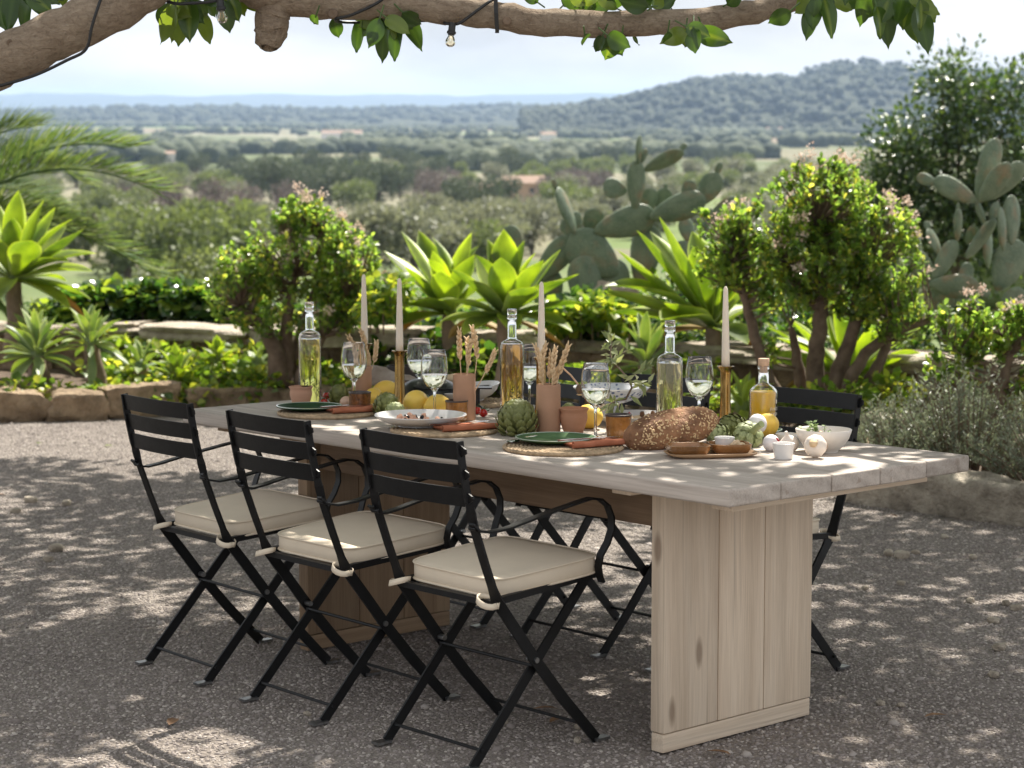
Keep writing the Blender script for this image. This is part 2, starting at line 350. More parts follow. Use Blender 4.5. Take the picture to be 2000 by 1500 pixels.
MT['sandstone'] = plain('sandstone', (.21, .14, .08), .95, .45, 6, 1.0, 26, col2=(.42, .31, .20), bd=.04)
MT['slabstone'] = plain('pale_stone', (.34, .28, .21), .95, .35, 7, 1.0, 30, col2=(.55, .48, .39), bd=.03)
MT['limestone'] = plain('pitted_limestone', (.30, .25, .19), .95, .4, 9, 1.0, 24, col2=(.52, .455, .365), bd=.06)
MT['bark'] = plain('ficus_bark', (.22, .155, .105), .9, .35, 26, 1.0, 110, col2=(.43, .335, .245), stretch=(.7, 1, 1), bd=.02)
def barkmat():
    m, n, l, p = nm('fig_bark'); v = coords(n, l, (1, 1, 1), False); f1 = noise(n, l, v, 38, 8, .72, 1.4); f2 = noise(n, l, v, 7, 4, .6, .5)
    mp_ = n.new('ShaderNodeMapping'); mp_.inputs['Scale'].default_value = (30, 90, 90); l.new(v, mp_.inputs['Vector']); f3 = noise(n, l, mp_.outputs['Vector'], 1, 5, .7, .8)
    c = ramp(n, l, f1, [(.34, (.10, .068, .045)), (.46, (.29, .215, .15)), (.68, (.47, .38, .285))]); c = mixc(n, l, .45, c, ramp(n, l, f2, [(.3, (.21, .15, .105)), (.7, (.48, .395, .30))])); c = mixc(n, l, .3, c, ramp(n, l, f3, [(.35, (.12, .08, .055)), (.6, (.45, .36, .27))]))
    rs_ = ramp(n, l, noise(n, l, v, 5, 3, .6), [(.68, (0, 0, 0)), (.74, (1, 1, 1))]); c = mixc(n, l, mixc(n, l, .6, (0, 0, 0), rs_), c, (.15, .065, .035))
    l.new(c, p.inputs['Base Color']); p.inputs['Roughness'].default_value = .95; p.inputs['Specular IOR Level'].default_value = .2
    ad = n.new('ShaderNodeMath'); ad.operation = 'ADD'; l.new(f1, ad.inputs[0]); l.new(f3, ad.inputs[1]); bump(n, l, p, ad.outputs[0], 1.0, .012); return m
MT['bark'] = barkmat()
MT['deadleaf'] = plain('dead_leaf', (.16, .075, .03), .7, .4, 30, col2=(.30, .16, .07))
MT['jadebark'] = plain('jade_bark', (.13, .085, .055), .9, .3, 14, .7, 50, col2=(.23, .165, .115), bd=.006)
MT['palebark'] = plain('agave_stem', (.22, .16, .115), .95, .3, 12, .8, 30, bd=.01)
MT['rubber'] = plain('black_cable', (.008, .008, .009), .5, .2, 20)
MT['socket'] = plain('black_socket', (.012, .012, .013), .45, .2, 20)
MT['bulb'] = glassmat('amber_bulb_glass', (1, .93, .78))
MT['filament'] = plain('filament', (.5, .33, .12), .3, metal=.8)
# foliage
YG = (.95, 1.0, .32)
MT['agave'] = leafmat('agave_leaf', [(0, (.115, .165, .055)), (.72, (.165, .225, .065)), (1, (.42, .45, .10))], (3.0, 3.05, 1.8), .52, .38, .4, 'edge', 3)  # last stop: pale margin, with its backlit yellow glow put into the colour
MT['agaveblue'] = leafmat('pale_agave_leaf', [(0, (.135, .215, .125)), (.7, (.22, .29, .165)), (1, (.42, .45, .20))], (2.6, 2.5, 1.3), .45, .42, .4, 'edge', 3)  # margin glow in the last stop here too
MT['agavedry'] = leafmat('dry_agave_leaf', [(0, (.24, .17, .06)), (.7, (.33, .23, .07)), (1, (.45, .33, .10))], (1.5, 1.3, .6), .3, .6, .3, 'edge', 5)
MT['jade'] = leafmat('jade_leaf', [(0, (.08, .135, .035)), (.5, (.16, .23, .05)), (.88, (.28, .33, .07)), (1, (.46, .40, .09))], (2.4, 2.6, 1.5), .54, .3, .55, coat=.15)
MT['blossom'] = leafmat('dried_blossom', [(0, (.62, .44, .34)), (1, (.84, .72, .64))], (1, 1, 1), .35, .8, .2)
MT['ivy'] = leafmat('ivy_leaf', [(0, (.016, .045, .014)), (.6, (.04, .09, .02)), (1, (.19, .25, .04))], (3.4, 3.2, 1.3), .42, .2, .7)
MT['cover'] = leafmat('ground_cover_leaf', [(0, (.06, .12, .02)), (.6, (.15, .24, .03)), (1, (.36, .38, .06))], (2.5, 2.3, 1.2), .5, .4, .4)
MT['rosemary'] = leafmat('rosemary_needle', [(0, (.09, .115, .075)), (.6, (.20, .235, .165)), (1, (.48, .50, .42))], (1.4, 1.4, 1.1), .3, .4, .5)
MT['ficus'] = leafmat('ficus_leaf', [(0, (.022, .05, .014)), (.7, (.045, .088, .02)), (1, (.12, .17, .035))], (3.2, 3.0, .9), .34, .25, .5)
MT['palm'] = leafmat('palm_leaflet', [(0, (.075, .125, .05)), (.6, (.145, .205, .07)), (1, (.28, .31, .11))], (1.8, 2.0, .9), .36, .25, .7)
MT['carob'] = leafmat('carob_leaf', [(0, (.02, .045, .018)), (.6, (.05, .085, .03)), (1, (.13, .17, .05))], (1.8, 2, .8), .3, .28, .6)
MT['olivetree'] = leafmat('olive_foliage', [(0, (.13, .14, .095)), (.6, (.23, .24, .17)), (1, (.35, .36, .27))], (1.3, 1.3, 1), .3, .5, .4)
MT['greentree'] = leafmat('green_foliage', [(0, (.085, .105, .055)), (.6, (.16, .19, .085)), (1, (.27, .29, .13))], (1.5, 1.6, .8), .3, .5, .4)
MT['baretree'] = leafmat('bare_twigs', [(0, (.12, .10, .09)), (.6, (.20, .165, .15)), (1, (.28, .24, .21))], (1, 1, 1), .15, .8, .2)
MT['farwood'] = leafmat('far_wood', [(0, (.022, .034, .022)), (.6, (.048, .062, .035)), (1, (.085, .10, .052))], (1, 1, 1), .15, .8, .2)
MT['farcarob'] = leafmat('far_carob', [(0, (.055, .07, .042)), (.6, (.105, .125, .075)), (1, (.17, .19, .12))], (1.1, 1.2, 1), .2, .7, .2)
MT['hedgerow'] = leafmat('far_hedgerow', [(0, (.045, .06, .038)), (.6, (.085, .105, .06)), (1, (.14, .155, .095))], (1, 1, 1), .15, .8, .2)
MT['olivesprig'] = leafmat('olive_sprig_leaf', [(0, (.14, .17, .08)), (.6, (.24, .27, .15)), (1, (.36, .38, .24))], (1.8, 1.8, .9), .35, .4, .4)
MT['sprout'] = leafmat('sprout_leaf', [(0, (.10, .16, .06)), (1, (.24, .32, .12))], (1.4, 1.5, .7), .3, .5, .3)
def cactusmat():
    m, n, l, p = nm('cactus_skin'); v = coords(n, l, (1, 1, 1))
    c = ramp(n, l, noise(n, l, v, 4, 5), [(.3, (.095, .145, .09)), (.7, (.18, .23, .15))])
    sc_ = ramp(n, l, noise(n, l, v, 2.2, 3), [(.52, (0, 0, 0)), (.68, (1, 1, 1))]); c = mixc(n, l, mixc(n, l, .65, (0, 0, 0), sc_), c, (.26, .17, .09))
    vo = n.new('ShaderNodeTexVoronoi'); vo.inputs['Scale'].default_value = 24; l.new(v, vo.inputs['Vector'])
    d = ramp(n, l, vo.outputs['Distance'], [(.10, (1, 1, 1)), (.2, (0, 0, 0))]); c = mixc(n, l, d, c, (.35, .36, .26))
    l.new(c, p.inputs['Base Color']); p.inputs['Roughness'].default_value = .5; bump(n, l, p, vo.outputs['Distance'], .3, .01); return m
MT['cactus'] = cactusmat()
def gravelmat():
    m, n, l, p = nm('gravel'); v = coords(n, l, (1, 1, 1), False)
    vo = n.new('ShaderNodeTexVoronoi'); vo.inputs['Scale'].default_value = 95; l.new(v, vo.inputs['Vector'])
    c = ramp(n, l, vo.outputs['Color'], [(.1, (.09, .075, .065)), (.5, (.18, .155, .135)), (.9, (.32, .28, .245))])
    c = mixc(n, l, .4, c, ramp(n, l, noise(n, l, v, 1.3, 6), [(.3, (.17, .14, .12)), (.7, (.32, .28, .24))]))
    l.new(c, p.inputs['Base Color']); p.inputs['Roughness'].default_value = .95
    bump(n, l, p, vo.outputs['Distance'], .8, .01); return m
MT['gravel'] = gravelmat()
def pebblemat():
    m, n, l, p = nm('pebble'); oi = n.new('ShaderNodeObjectInfo')
    at_ = n.new('ShaderNodeAttribute'); at_.attribute_type = 'INSTANCER'; at_.attribute_name = 'shade'
    c = ramp(n, l, at_.outputs['Fac'], [(0, (.165, .14, .128)), (.4, (.25, .215, .197)), (.8, (.345, .305, .28)), (1, (.50, .45, .40))])
    l.new(c, p.inputs['Base Color']); p.inputs['Roughness'].default_value = .9; return m
MT['pebble'] = pebblemat()
def fieldmat():
    m, n, l, p = nm('valley_fields'); t = n.new('ShaderNodeTexCoord')
    mp_ = n.new('ShaderNodeMapping'); mp_.inputs['Scale'].default_value = (.0042, .0042, 0); mp_.inputs['Rotation'].default_value = (0, 0, .25); l.new(t.outputs['Object'], mp_.inputs['Vector'])
    vo = n.new('ShaderNodeTexVoronoi'); vo.distance = 'CHEBYCHEV'; vo.inputs['Scale'].default_value = 1.0; vo.inputs['Randomness'].default_value = .9; l.new(mp_.outputs['Vector'], vo.inputs['Vector'])
    sep = n.new('ShaderNodeSeparateColor'); l.new(vo.outputs['Color'], sep.inputs[0])
    r = n.new('ShaderNodeValToRGB'); r.color_ramp.interpolation = 'CONSTANT'; e = r.color_ramp.elements
    cs = [(0, (.09, .125, .055)), (.17, (.20, .18, .125)), (.3, (.12, .19, .05)), (.45, (.25, .165, .125)), (.58, (.13, .15, .08)), (.72, (.10, .155, .05)), (.86, (.26, .235, .18))]
    while len(e) < len(cs): e.new(.5)
    for k, (q, c) in enumerate(cs): e[k].position = q; e[k].color = c4(c)
    l.new(sep.outputs[0], r.inputs['Fac'])
    mo = n.new('ShaderNodeMapping'); mo.inputs['Scale'].default_value = (.02, .02, .02); l.new(t.outputs['Object'], mo.inputs['Vector'])
    c = mixc(n, l, .45, r.outputs['Color'], ramp(n, l, noise(n, l, mo.outputs['Vector'], 1.5, 8, .6), [(.3, (.08, .095, .05)), (.5, (.15, .155, .09)), (.72, (.23, .205, .15))]))
    l.new(c, p.inputs['Base Color']); p.inputs['Roughness'].default_value = 1; p.inputs['Specular IOR Level'].default_value = .1; return m
MT['fields'] = fieldmat()
MT['farhill'] = plain('forested_hill', (.035, .047, .033), 1, .5, .02, spec=.1, col2=(.08, .088, .055), rand=False, rvar=0)
MT['plaster'] = plain('ochre_plaster', (.46, .32, .225), .9, .12, 1.5, spec=.2)
MT['whitewash'] = plain('whitewashed_wall', (.68, .65, .62), .9, .06, 1.5, spec=.2)
MT['rooftile'] = plain('clay_roof', (.30, .215, .165), .9, .25, 3, spec=.2)
MT['windowdark'] = plain('dark_window', (.03, .03, .035), .3)
MT['trunk'] = plain('tree_bark', (.12, .09, .065), .95, .3, 6)
# ------------------------------------------------------------------ terrace ground, beds, walls
from mathutils import noise as mnoise
def grid_obj(name, xs, ys, zf, mat, terrace=True):
    V = [(x, y, zf(x, y)) for y in ys for x in xs]; nx = len(xs)
    F = [(j*nx+i, j*nx+i+1, (j+1)*nx+i+1, (j+1)*nx+i) for j in range(len(ys)-1) for i in range(nx-1)]
    o = B().raw(V, F).obj(name, mat, None, True); o['kind'] = 'structure'
    if terrace: TERRACE.append(o)
    return o
def und(x, y): return .010*mnoise.noise(Vector((x*.9, y*.9, 3)))+.004*mnoise.noise(Vector((x*3.1, y*3.1, 9)))
grid_obj('gravel_ground', np.linspace(-11, 11, 150), np.linspace(-5, 15.5, 150), lambda x, y: GZ-.006+und(x, y)*min(1, max(.15, (y-6.3)/2)), MT['gravel'])
KERB = [(-9, 11.4), (-6, 12.35), (-3.26, 13.25), (-1.78, 13.85), (-.6, 13.5), (.5, 12.2), (1.25, 10.7), (1.66, 9.85), (2.3, 9.12), (4.2, 7.3), (7, 5.6)]
WALL = [(-10, 15.4), (-6.5, 15.5), (-3.3, 15.2), (-1.7, 14.8), (-.4, 14.2), (.6, 13.7), (1.5, 13.1), (2.4, 12.3), (3.3, 11.4), (5.5, 9.8), (9, 8.4)]
def resample(P, n):
    P = [Vector((x, y, 0)) for x, y in P]; L = [0]
    for a, b in zip(P, P[1:]): L.append(L[-1]+(b-a).length)
    out = []
    for k in range(n):
        s = L[-1]*k/(n-1); i = max(j for j in range(len(P)-1) if L[j] <= s+1e-9); f = (s-L[i])/(L[i+1]-L[i]); out.append(P[i].lerp(P[i+1], f))
    return out
NB = 110; kb, wb = resample(KERB, NB), resample(WALL, NB); vv = []; ff = []; C_ = 9
for k in range(NB):
    for j in range(C_):
        f = j/(C_-1); p = kb[k].lerp(wb[k], f)+Vector((0, .12, 0)); z = .07+.10*f+.035*mnoise.noise(Vector((p.x*2.2, p.y*2.2, 1)))+.02*mnoise.noise(Vector((p.x*7, p.y*7, 5))); vv.append((p.x, p.y, z))
ff = [(k*C_+j, (k+1)*C_+j, (k+1)*C_+j+1, k*C_+j+1) for k in range(NB-1) for j in range(C_-1)]
o = B().raw(vv, ff).obj('planting_bed', MT['soil'], None, True); o['kind'] = 'structure'; TERRACE.append(o)
vv = []
for k in range(NB):
    for dy, z in ((.12, .40), (.6, .43), (1.4, .42), (2.3, .34), (3.2, 0), (5, -.9), (9, -2.4)):
        p = wb[k]; vv.append((p.x, p.y+dy, z+.04*mnoise.noise(Vector((p.x*2, dy*2, 7)))))
ff = [(k*7+j, (k+1)*7+j, (k+1)*7+j+1, k*7+j+1) for k in range(NB-1) for j in range(6)]
o = B().raw(vv, ff).obj('upper_bed', MT['soil'], None, True); o['kind'] = 'structure'; TERRACE.append(o)
# stones along the bed edge and in the wall behind
def along(P, s):
    for a, b in zip(P, P[1:]):
        d = (b-a).length
        if s <= d: return a.lerp(b, s/d), math.atan2(b.y-a.y, b.x-a.x)
        s -= d
    return P[-1], 0
kP, wP = [Vector((x, y, 0)) for x, y in KERB], [Vector((x, y, 0)) for x, y in WALL]
kerb = thing('stone_edging', 'row of rough sandstone blocks edging the planting bed on the left', 'edging', (-3, 13.3, GZ)); O = kerb.location.copy()
rs = random.Random(21); s = 3.2; i = 0
while s < 11.6:
    L_ = rs.uniform(.30, .66); p, a = along(kP, s+L_/2)
    if p.x < 1.35:
        o = meshobj('edging_stone', rough_stone('edging_stone', (L_*1.06, rs.uniform(.24, .36), rs.uniform(.13, .22)), MT['sandstone'], 300+i, .17, 6, .30), kerb, p-O+Vector((0, rs.uniform(-.04, .04), GZ-.03+.02)), (rs.uniform(-.05, .05), rs.uniform(-.05, .05), a+rs.uniform(-.08, .08)))
    s += L_+rs.uniform(.01, .075); i += 1
def kerb_mesh(L, W, H, seed):
    bm = bmesh.new(); bmesh.ops.create_cube(bm, size=1); bmesh.ops.subdivide_edges(bm, edges=[e for e in bm.edges if abs(e.verts[0].co.x-e.verts[1].co.x) > .5], cuts=46)
    bmesh.ops.subdivide_edges(bm, edges=[e for e in bm.edges if abs(e.verts[0].co.x-e.verts[1].co.x) < .01], cuts=7, use_grid_fill=True)
    for v in bm.verts:
        p = Vector((v.co.x*L, v.co.y*W, v.co.z*H)); k = max(abs(v.co.y), abs(v.co.z)); e = min(abs(v.co.y), abs(v.co.z))
        p.y *= 1-.12*max(0, (e-.36)/.14); p.z *= 1-.12*max(0, (e-.36)/.14); o_ = Vector((seed, 0, 0))
        p += Vector((.3, 1, 1))*(.022*mnoise.noise(p*4+o_)+.012*mnoise.noise(p*13+o_)-.020*max(0, mnoise.noise(p*24+o_)-.25)); p.z += .02*mnoise.noise(Vector((p.x*2.2, seed, 0)))
        v.co = p+Vector((0, 0, H*.5))
    me = bpy.data.meshes.new('kerb_block'); bm.to_mesh(me); bm.free(); me.shade_smooth(); me.materials.append(MT['limestone']); return me
trough = thing('limestone_kerb', 'long pitted limestone kerb block in front of the rosemary', 'kerb', (2.0, 9.4, GZ)); O = trough.location.copy()
for a_, b_ in (((1.70, 9.78), (2.72, 8.68)), ((2.75, 8.64), (4.3, 7.2))):
    a, b = Vector((*a_, 0)), Vector((*b_, 0)); L_ = (b-a).length
    me = kerb_mesh(L_*.99, .22, .215, 77+int(L_*10)); meshobj('kerb_block', me, trough, (a+b)/2-O+Vector((0, 0, GZ-.03)), (0, 0, math.atan2(b.y-a.y, b.x-a.x)))
wall = thing('garden_wall', 'low dry stone wall with cap slabs behind the planting bed', 'wall', (-1, 14.6, .1)); O = wall.location.copy()
for course in range(2):
    s = 2.5+course*.2
    while s < 16.5:
        L_ = rs.uniform(.28, .6); p, a = along(wP, s+L_/2); i += 1
        meshobj('wall_stone', rough_stone('wall_stone', (L_*1.08, rs.uniform(.28, .36), .205), MT['sandstone'], 500+i, .11), wall, p-O+Vector((0, 0, .07+course*.165)), (0, rs.uniform(-.04, .04), a+rs.uniform(-.06, .06)))
        s += L_+.01
s = 2.4
while s < 16.5:
    L_ = rs.uniform(.5, 1.0); p, a = along(wP, s+L_/2); i += 1
    meshobj('cap_slab', rough_stone('cap_slab', (L_*1.04, rs.uniform(.42, .56), rs.uniform(.08, .14)), MT['slabstone'], 700+i, .16, 6), wall, p-O+Vector((0, rs.uniform(-.08, .04), .395+rs.uniform(-.02, .02))), (rs.uniform(-.05, .05), rs.uniform(-.05, .05), a+rs.uniform(-.12, .12)))
    s += L_+rs.uniform(.0, .14)
# loose rocks at the foot of the beds
for i, (x, y, d) in enumerate(((1.42, 10.25, .12), (1.6, 10.05, .10), (1.30, 10.5, .16), (1.52, 10.5, .18), (1.15, 10.6, .12), (2.05, 11.0, .30), (1.95, 10.4, .2))):
    o = meshobj('garden_rock', rough_stone('garden_rock', (d, d*.8, d*.7), MT['slabstone' if i % 2 else 'sandstone'], 40+i, .16, 5, .5), None, (x, y, GZ-.01+(.09 if i > 4 else 0)), (0, 0, i)); top(o, 'loose rock at the foot of the bed right of the table', 'rock', 'rocks at the foot of the bed')
o = meshobj('garden_rock', rough_stone('garden_rock', (.26, .2, .2), MT['slabstone'], 61), None, at(1195, 575, 14.6)-Vector((0, 0, .12)), (0, .3, .4)); top(o, 'pale broken rock lying under the middle cactus', 'rock')
# gravel: pebbles scattered over the ground by geometry nodes
def pebbles():
    bm = bmesh.new(); bmesh.ops.create_icosphere(bm, subdivisions=1, radius=1)
    protos = []
    hid = bpy.data.collections.new('pebble_shapes')
    for k in range(5):
        b2 = bm.copy(); q_ = random.Random(k)
        for v in b2.verts: v.co = Vector((v.co.x*1.1, v.co.y*q_.uniform(.7, 1), v.co.z*q_.uniform(.5, .8)))*q_.uniform(.78, 1.2)
        me = bpy.data.meshes.new('pebble'); b2.to_mesh(me); b2.free(); me.materials.append(MT['pebble']); me.shade_smooth(); hid.objects.link(bpy.data.objects.new('pebble', me))
    xs = []; ys = []
    vv = []; ff = []
    rows = np.linspace(3.9, 13.7, 42)
    def lim(y): return .30*y+.55
    nx = 26
    for y in rows:
        for i in range(nx): x = -lim(y)+2*lim(y)*i/(nx-1); vv.append((x, y, GZ-.0055+und(x, y)*min(1, max(.15, (y-6.3)/2))))
    for j in range(len(rows)-1):
        for i in range(nx-1):
            x, y, _ = vv[j*nx+i]
            kx = [p for p in kb if abs(p.x-x) < .25]
            if kx and y > min(p.y for p in kx)-.12: continue
            ff.append((j*nx+i, j*nx+i+1, (j+1)*nx+i+1, (j+1)*nx+i))
    o = B().raw(vv, ff).obj('gravel', MT['gravel'], None, True); tag(o, 'grey and beige gravel covering the terrace', 'gravel', None, 'stuff'); TERRACE.append(o)
    ng = bpy.data.node_groups.new('gravel', 'GeometryNodeTree'); ng.interface.new_socket('Geometry', in_out='INPUT', socket_type='NodeSocketGeometry'); ng.interface.new_socket('Geometry', in_out='OUTPUT', socket_type='NodeSocketGeometry')
    n, l = ng.nodes, ng.links; gi, go = n.new('NodeGroupInput'), n.new('NodeGroupOutput')
    join = n.new('GeometryNodeJoinGeometry')
    ci = n.new('GeometryNodeCollectionInfo'); ci.inputs['Collection'].default_value = hid; ci.inputs['Separate Children'].default_value = True; ci.inputs['Reset Children'].default_value = True
    for dens, mn, mx_, seed in ((5600, .0030, .0068, 1), (260, .006, .0098, 2), (22, .010, .019, 3)):
        dp = n.new('GeometryNodeDistributePointsOnFaces'); dp.inputs['Density'].default_value = dens; dp.inputs['Seed'].default_value = seed; l.new(gi.outputs[0], dp.inputs['Mesh'])
        rv = n.new('FunctionNodeRandomValue'); rv.data_type = 'FLOAT'; rv.inputs[2].default_value = 0; rv.inputs[3].default_value = 1; rv.inputs['Seed'].default_value = seed+10
        sa = n.new('GeometryNodeStoreNamedAttribute'); sa.data_type = 'FLOAT'; sa.domain = 'POINT'; sa.inputs['Name'].default_value = 'shade'; l.new(dp.outputs['Points'], sa.inputs['Geometry']); l.new(rv.outputs[1], sa.inputs['Value'])
        ip = n.new('GeometryNodeInstanceOnPoints'); l.new(sa.outputs[0], ip.inputs['Points']); l.new(ci.outputs[0], ip.inputs['Instance']); ip.inputs['Pick Instance'].default_value = True
        rr = n.new('FunctionNodeRandomValue'); rr.data_type = 'FLOAT_VECTOR'; rr.inputs[0].default_value = (-.5, -.5, 0); rr.inputs[1].default_value = (.5, .5, 6.28); rr.inputs['Seed'].default_value = seed+20; l.new(rr.outputs[0], ip.inputs['Rotation'])
        rsz = n.new('FunctionNodeRandomValue'); rsz.data_type = 'FLOAT'; rsz.inputs[2].default_value = mn; rsz.inputs[3].default_value = mx_; rsz.inputs['Seed'].default_value = seed+30; l.new(rsz.outputs[1], ip.inputs['Scale'])
        l.new(ip.outputs[0], join.inputs[0])
    l.new(gi.outputs[0], join.inputs[0]); l.new(join.outputs[0], go.inputs[0])
    md = o.modifiers.new('gravel', 'NODES'); md.node_group = ng
pebbles()
for i, (u, v, d) in enumerate(((1762, 1088, .05), (1735, 1083, .04), (1788, 1080, .028), (1952, 1268, .04), (1940, 1215, .035), (1985, 1190, .035), (1965, 1180, .03), (1760, 1140, .025), (1895, 1175, .03), (1720, 1375, .022), (1760, 1378, .02), (985, 1410, .022), (1130, 1420, .02), (1128, 1447, .022), (1940, 1320, .03), (1690, 1150, .025), (1900, 1090, .03), (60, 980, .05), (130, 985, .04), (95, 1095, .035), (110, 1075, .05), (600, 1395, .02), (30, 1000, .04), (1845, 1050, .03))):
    p_ = CAM_PITCH-SLOPE; b_ = (750-v)/3900; t_ = (CAM_H-GZ)/(math.sin(p_)-b_*math.cos(p_)); Yg = t_*(math.cos(p_)+b_*math.sin(p_))
    o = meshobj('loose_stone', rough_stone('loose_stone', (d*1.1, d*.8, d*.62), MT['slabstone'], 900+i, .16, 3, .8), None, Vector((t_*(u-1000)/3900, Yg, GZ-.004)), (0, 0, i*1.3)); top(o, 'small loose stone lying on the gravel', 'stone', 'loose stones on the gravel')

for i, (u, v, c_) in enumerate(((1040, 1388, 'deadleaf'), (1752, 1012, 'deadleaf'), (1105, 1405, 'deadleaf'), (205, 872, 'ficus'), (75, 868, 'ficus'), (12, 968, 'deadleaf'), (1380, 1470, 'deadleaf'), (330, 1420, 'deadleaf'), (1850, 1400, 'deadleaf'))):
    p_ = CAM_PITCH-SLOPE; b_ = (750-v)/3900; t_ = (CAM_H-GZ)/(math.sin(p_)-b_*math.cos(p_)); Yg = t_*(math.cos(p_)+b_*math.sin(p_))
    me = leaves_mesh('fallen_leaf', [(0, 0, 0)], [(math.cos(i*2), math.sin(i*2), .05)], [(.1, .1, 1)], .07 if c_ == 'deadleaf' else .045, .032, MT[c_], 'big', np.array([.9]), .5); o = meshobj('fallen_leaf', me, None, Vector((t_*(u-1000)/3900, Yg, GZ+.006))); top(o, 'curled brown fallen leaf on the gravel' if c_ == 'deadleaf' else 'bright green fallen leaf on the gravel', 'leaf', 'fallen leaves on the gravel')
# ------------------------------------------------------------------ the fig tree overhead
fig = thing('rubber_fig_tree', 'large fig tree whose bare limbs and glossy leaves hang over the table', 'tree', (-2.75, 5.4, GZ)); FO = fig.location.copy()
def wobble(pts, r, seed, amp=.012):
    q_ = random.Random(seed); P = [Vector(p) for p in pts]; out = []; rad = []
    for i in range(len(P)-1):
        p0, p1, p2, p3 = P[max(0, i-1)], P[i], P[i+1], P[min(len(P)-1, i+2)]
        for k in range(6):
            t = k/6; q = .5*((2*p1)+(p2-p0)*t+(2*p0-5*p1+4*p2-p3)*t*t+(3*p1-p0-3*p2+p3)*t**3)
            out.append(q+Vector((q_.uniform(-1, 1), q_.uniform(-1, 1), q_.uniform(-1, 1)))*amp*.35); rad.append((r[i]+(r[i+1]-r[i])*t)*(1+.04*math.sin(i*5+k*1.7+seed)))
    return out+[P[-1]], rad+[r[-1]]
def limb(name, pts, r, seed, n=18, mat='bark'):
    a, b = wobble([p-FO for p in pts], r, seed); return B().tube(a, b, n).obj(name, MT[mat], fig, True)
Vc = Vector
limb('trunk', [Vc((-2.75, 5.4, -.1)), Vc((-2.72, 5.4, .5)), Vc((-2.62, 5.4, 1.0)), Vc((-2.45, 5.4, 1.35))], [.27, .22, .19, .17], 1)
l1 = limb('limb', [Vc((-2.6, 5.4, 1.1)), at(-260, 235, 5.38), at(-100, 165, 5.34), at(10, 117, 5.3), at(120, 64, 5.28), at(230, 10, 5.27), at(330, -55, 5.3), at(470, -140, 5.5), at(640, -260, 5.8), at(800, -480, 6.6)], [.13, .085, .075, .066, .064, .062, .058, .05, .045, .03], 2, 22)
l2 = limb('limb', [at(330, -75, 5.34), at(420, -55, 5.42), at(500, -18, 5.47), at(600, 6, 5.5), at(740, 6, 5.5), at(870, 18, 5.5), at(1000, 36, 5.52), at(1130, 47, 5.55), at(1290, 45, 5.6), at(1420, 33, 5.64), at(1530, 10, 5.7), at(1640, -28, 5.75), at(1800, -95, 5.9), at(2000, -180, 6.2)], [.05, .049, .047, .044, .042, .040, .038, .037, .036, .035, .032, .03, .028, .022], 3, 20)
o = limb('limb_stub', [at(545, -8, 5.5), at(532, 30, 5.49), at(529, 62, 5.485), at(528, 73, 5.48)], [.048, .047, .044, .041], 5, 16); o.data.set_sharp_from_angle(angle=R(55))
for i, (u, v, Y, r) in enumerate(((20, 84, 5.235, .007), (86, 92, 5.235, .008), (165, 20, 5.23, .006), (990, 40, 5.482, .009), (650, 27, 5.46, .010), (1175, 52, 5.515, .006), (1520, 12, 5.67, .009))):
    B().lathe([(r*1.5, -.004), (r*1.4, .002), (r, .005), (r*.5, .004), (0, .003)], 14).obj('branch_scar', MT['jadebark'], fig, True, at(u, v, Y)-FO, (math.pi/2, 0, 0))
# crown overhead, above the picture: shades the table with dapples
rc = np.random.RandomState(12); PP, DD, NN, LL = [], [], [], []; clumps = []
while len(clumps) < 94:
    x, y = rc.uniform(-3.0, 4.4), rc.uniform(5.4, 12.9); zlo = 1.476+.099*y+.62; z = zlo+abs(rc.normal(0, .75))
    if y > 10.4 and (x > 1.2 or rc.rand() < (.62 if x > .2 else .3)): continue
    if y > 9.3 and x > 1.6 and rc.rand() < .6: continue
    clumps.append((x, y, z))
for k in range(26):
    x, y = (rc.uniform(-3.6, 1.6), rc.uniform(10.9, 13.4)) if k < 17 else (rc.uniform(2.2, 4.4), rc.uniform(8.6, 11.2)); clumps.append((x, y, 1.476+.099*y+.62+abs(rc.normal(0, .5))))
for (x, y, z) in clumps:
    n = rc.randint(190, 300); u = rc.normal(size=(n, 3)); u /= np.linalg.norm(u, axis=1, keepdims=True); rad = .55*rc.rand(n)**.42
    p = np.array([x, y, z])+u*rad[:, None]*np.array([1.1, 1.1, .55]); keep = p[:, 2] > 1.476+.099*p[:, 1]+.13; p, u2 = p[keep], u[keep]
    PP.append(p); DD.append(u2*np.array([1, 1, .3])+rc.normal(size=p.shape)*.4+np.array([0, 0, -.45])); NN.append(rc.normal(size=p.shape)*.5+np.array([0, 0, 1])); LL.append(rc.uniform(.13, .2, len(p)))
PP, DD, NN, LL = map(np.concatenate, (PP, DD, NN, LL))
o = meshobj('foliage', leaves_mesh('foliage', PP-np.array(FO), DD, NN, LL, LL*.5, MT['ficus'], 'leaf'), fig); o['kind'] = 'stuff'
q_ = random.Random(9); src = [Vc((-2.3, 5.4, 1.6)), at(640, -260, 5.8), at(800, -480, 6.6), at(1800, -95, 5.9), at(2000, -180, 6.2)]
for i, (x, y, z) in enumerate(clumps[:70]):
    c = Vc((x, y, z)); a = min(src, key=lambda p: (p-c).length)
    m_ = a.lerp(c, .5)+Vc((q_.uniform(-.2, .2), q_.uniform(-.2, .2), .35))
    lo_ = lambda p: Vc((p.x, p.y, max(p.z, 1.476+.099*p.y+.16)))
    P3 = [lo_(a), lo_(a.lerp(m_, .5)), lo_(m_), lo_(m_.lerp(c, .5)), c]
    B().tube([p-FO for p in P3], [.028, .024, .018, .012, .006], 7).obj('branch', MT['bark'], fig, True)
    if i % 3 == 0: src.append(c.lerp(m_, .3))
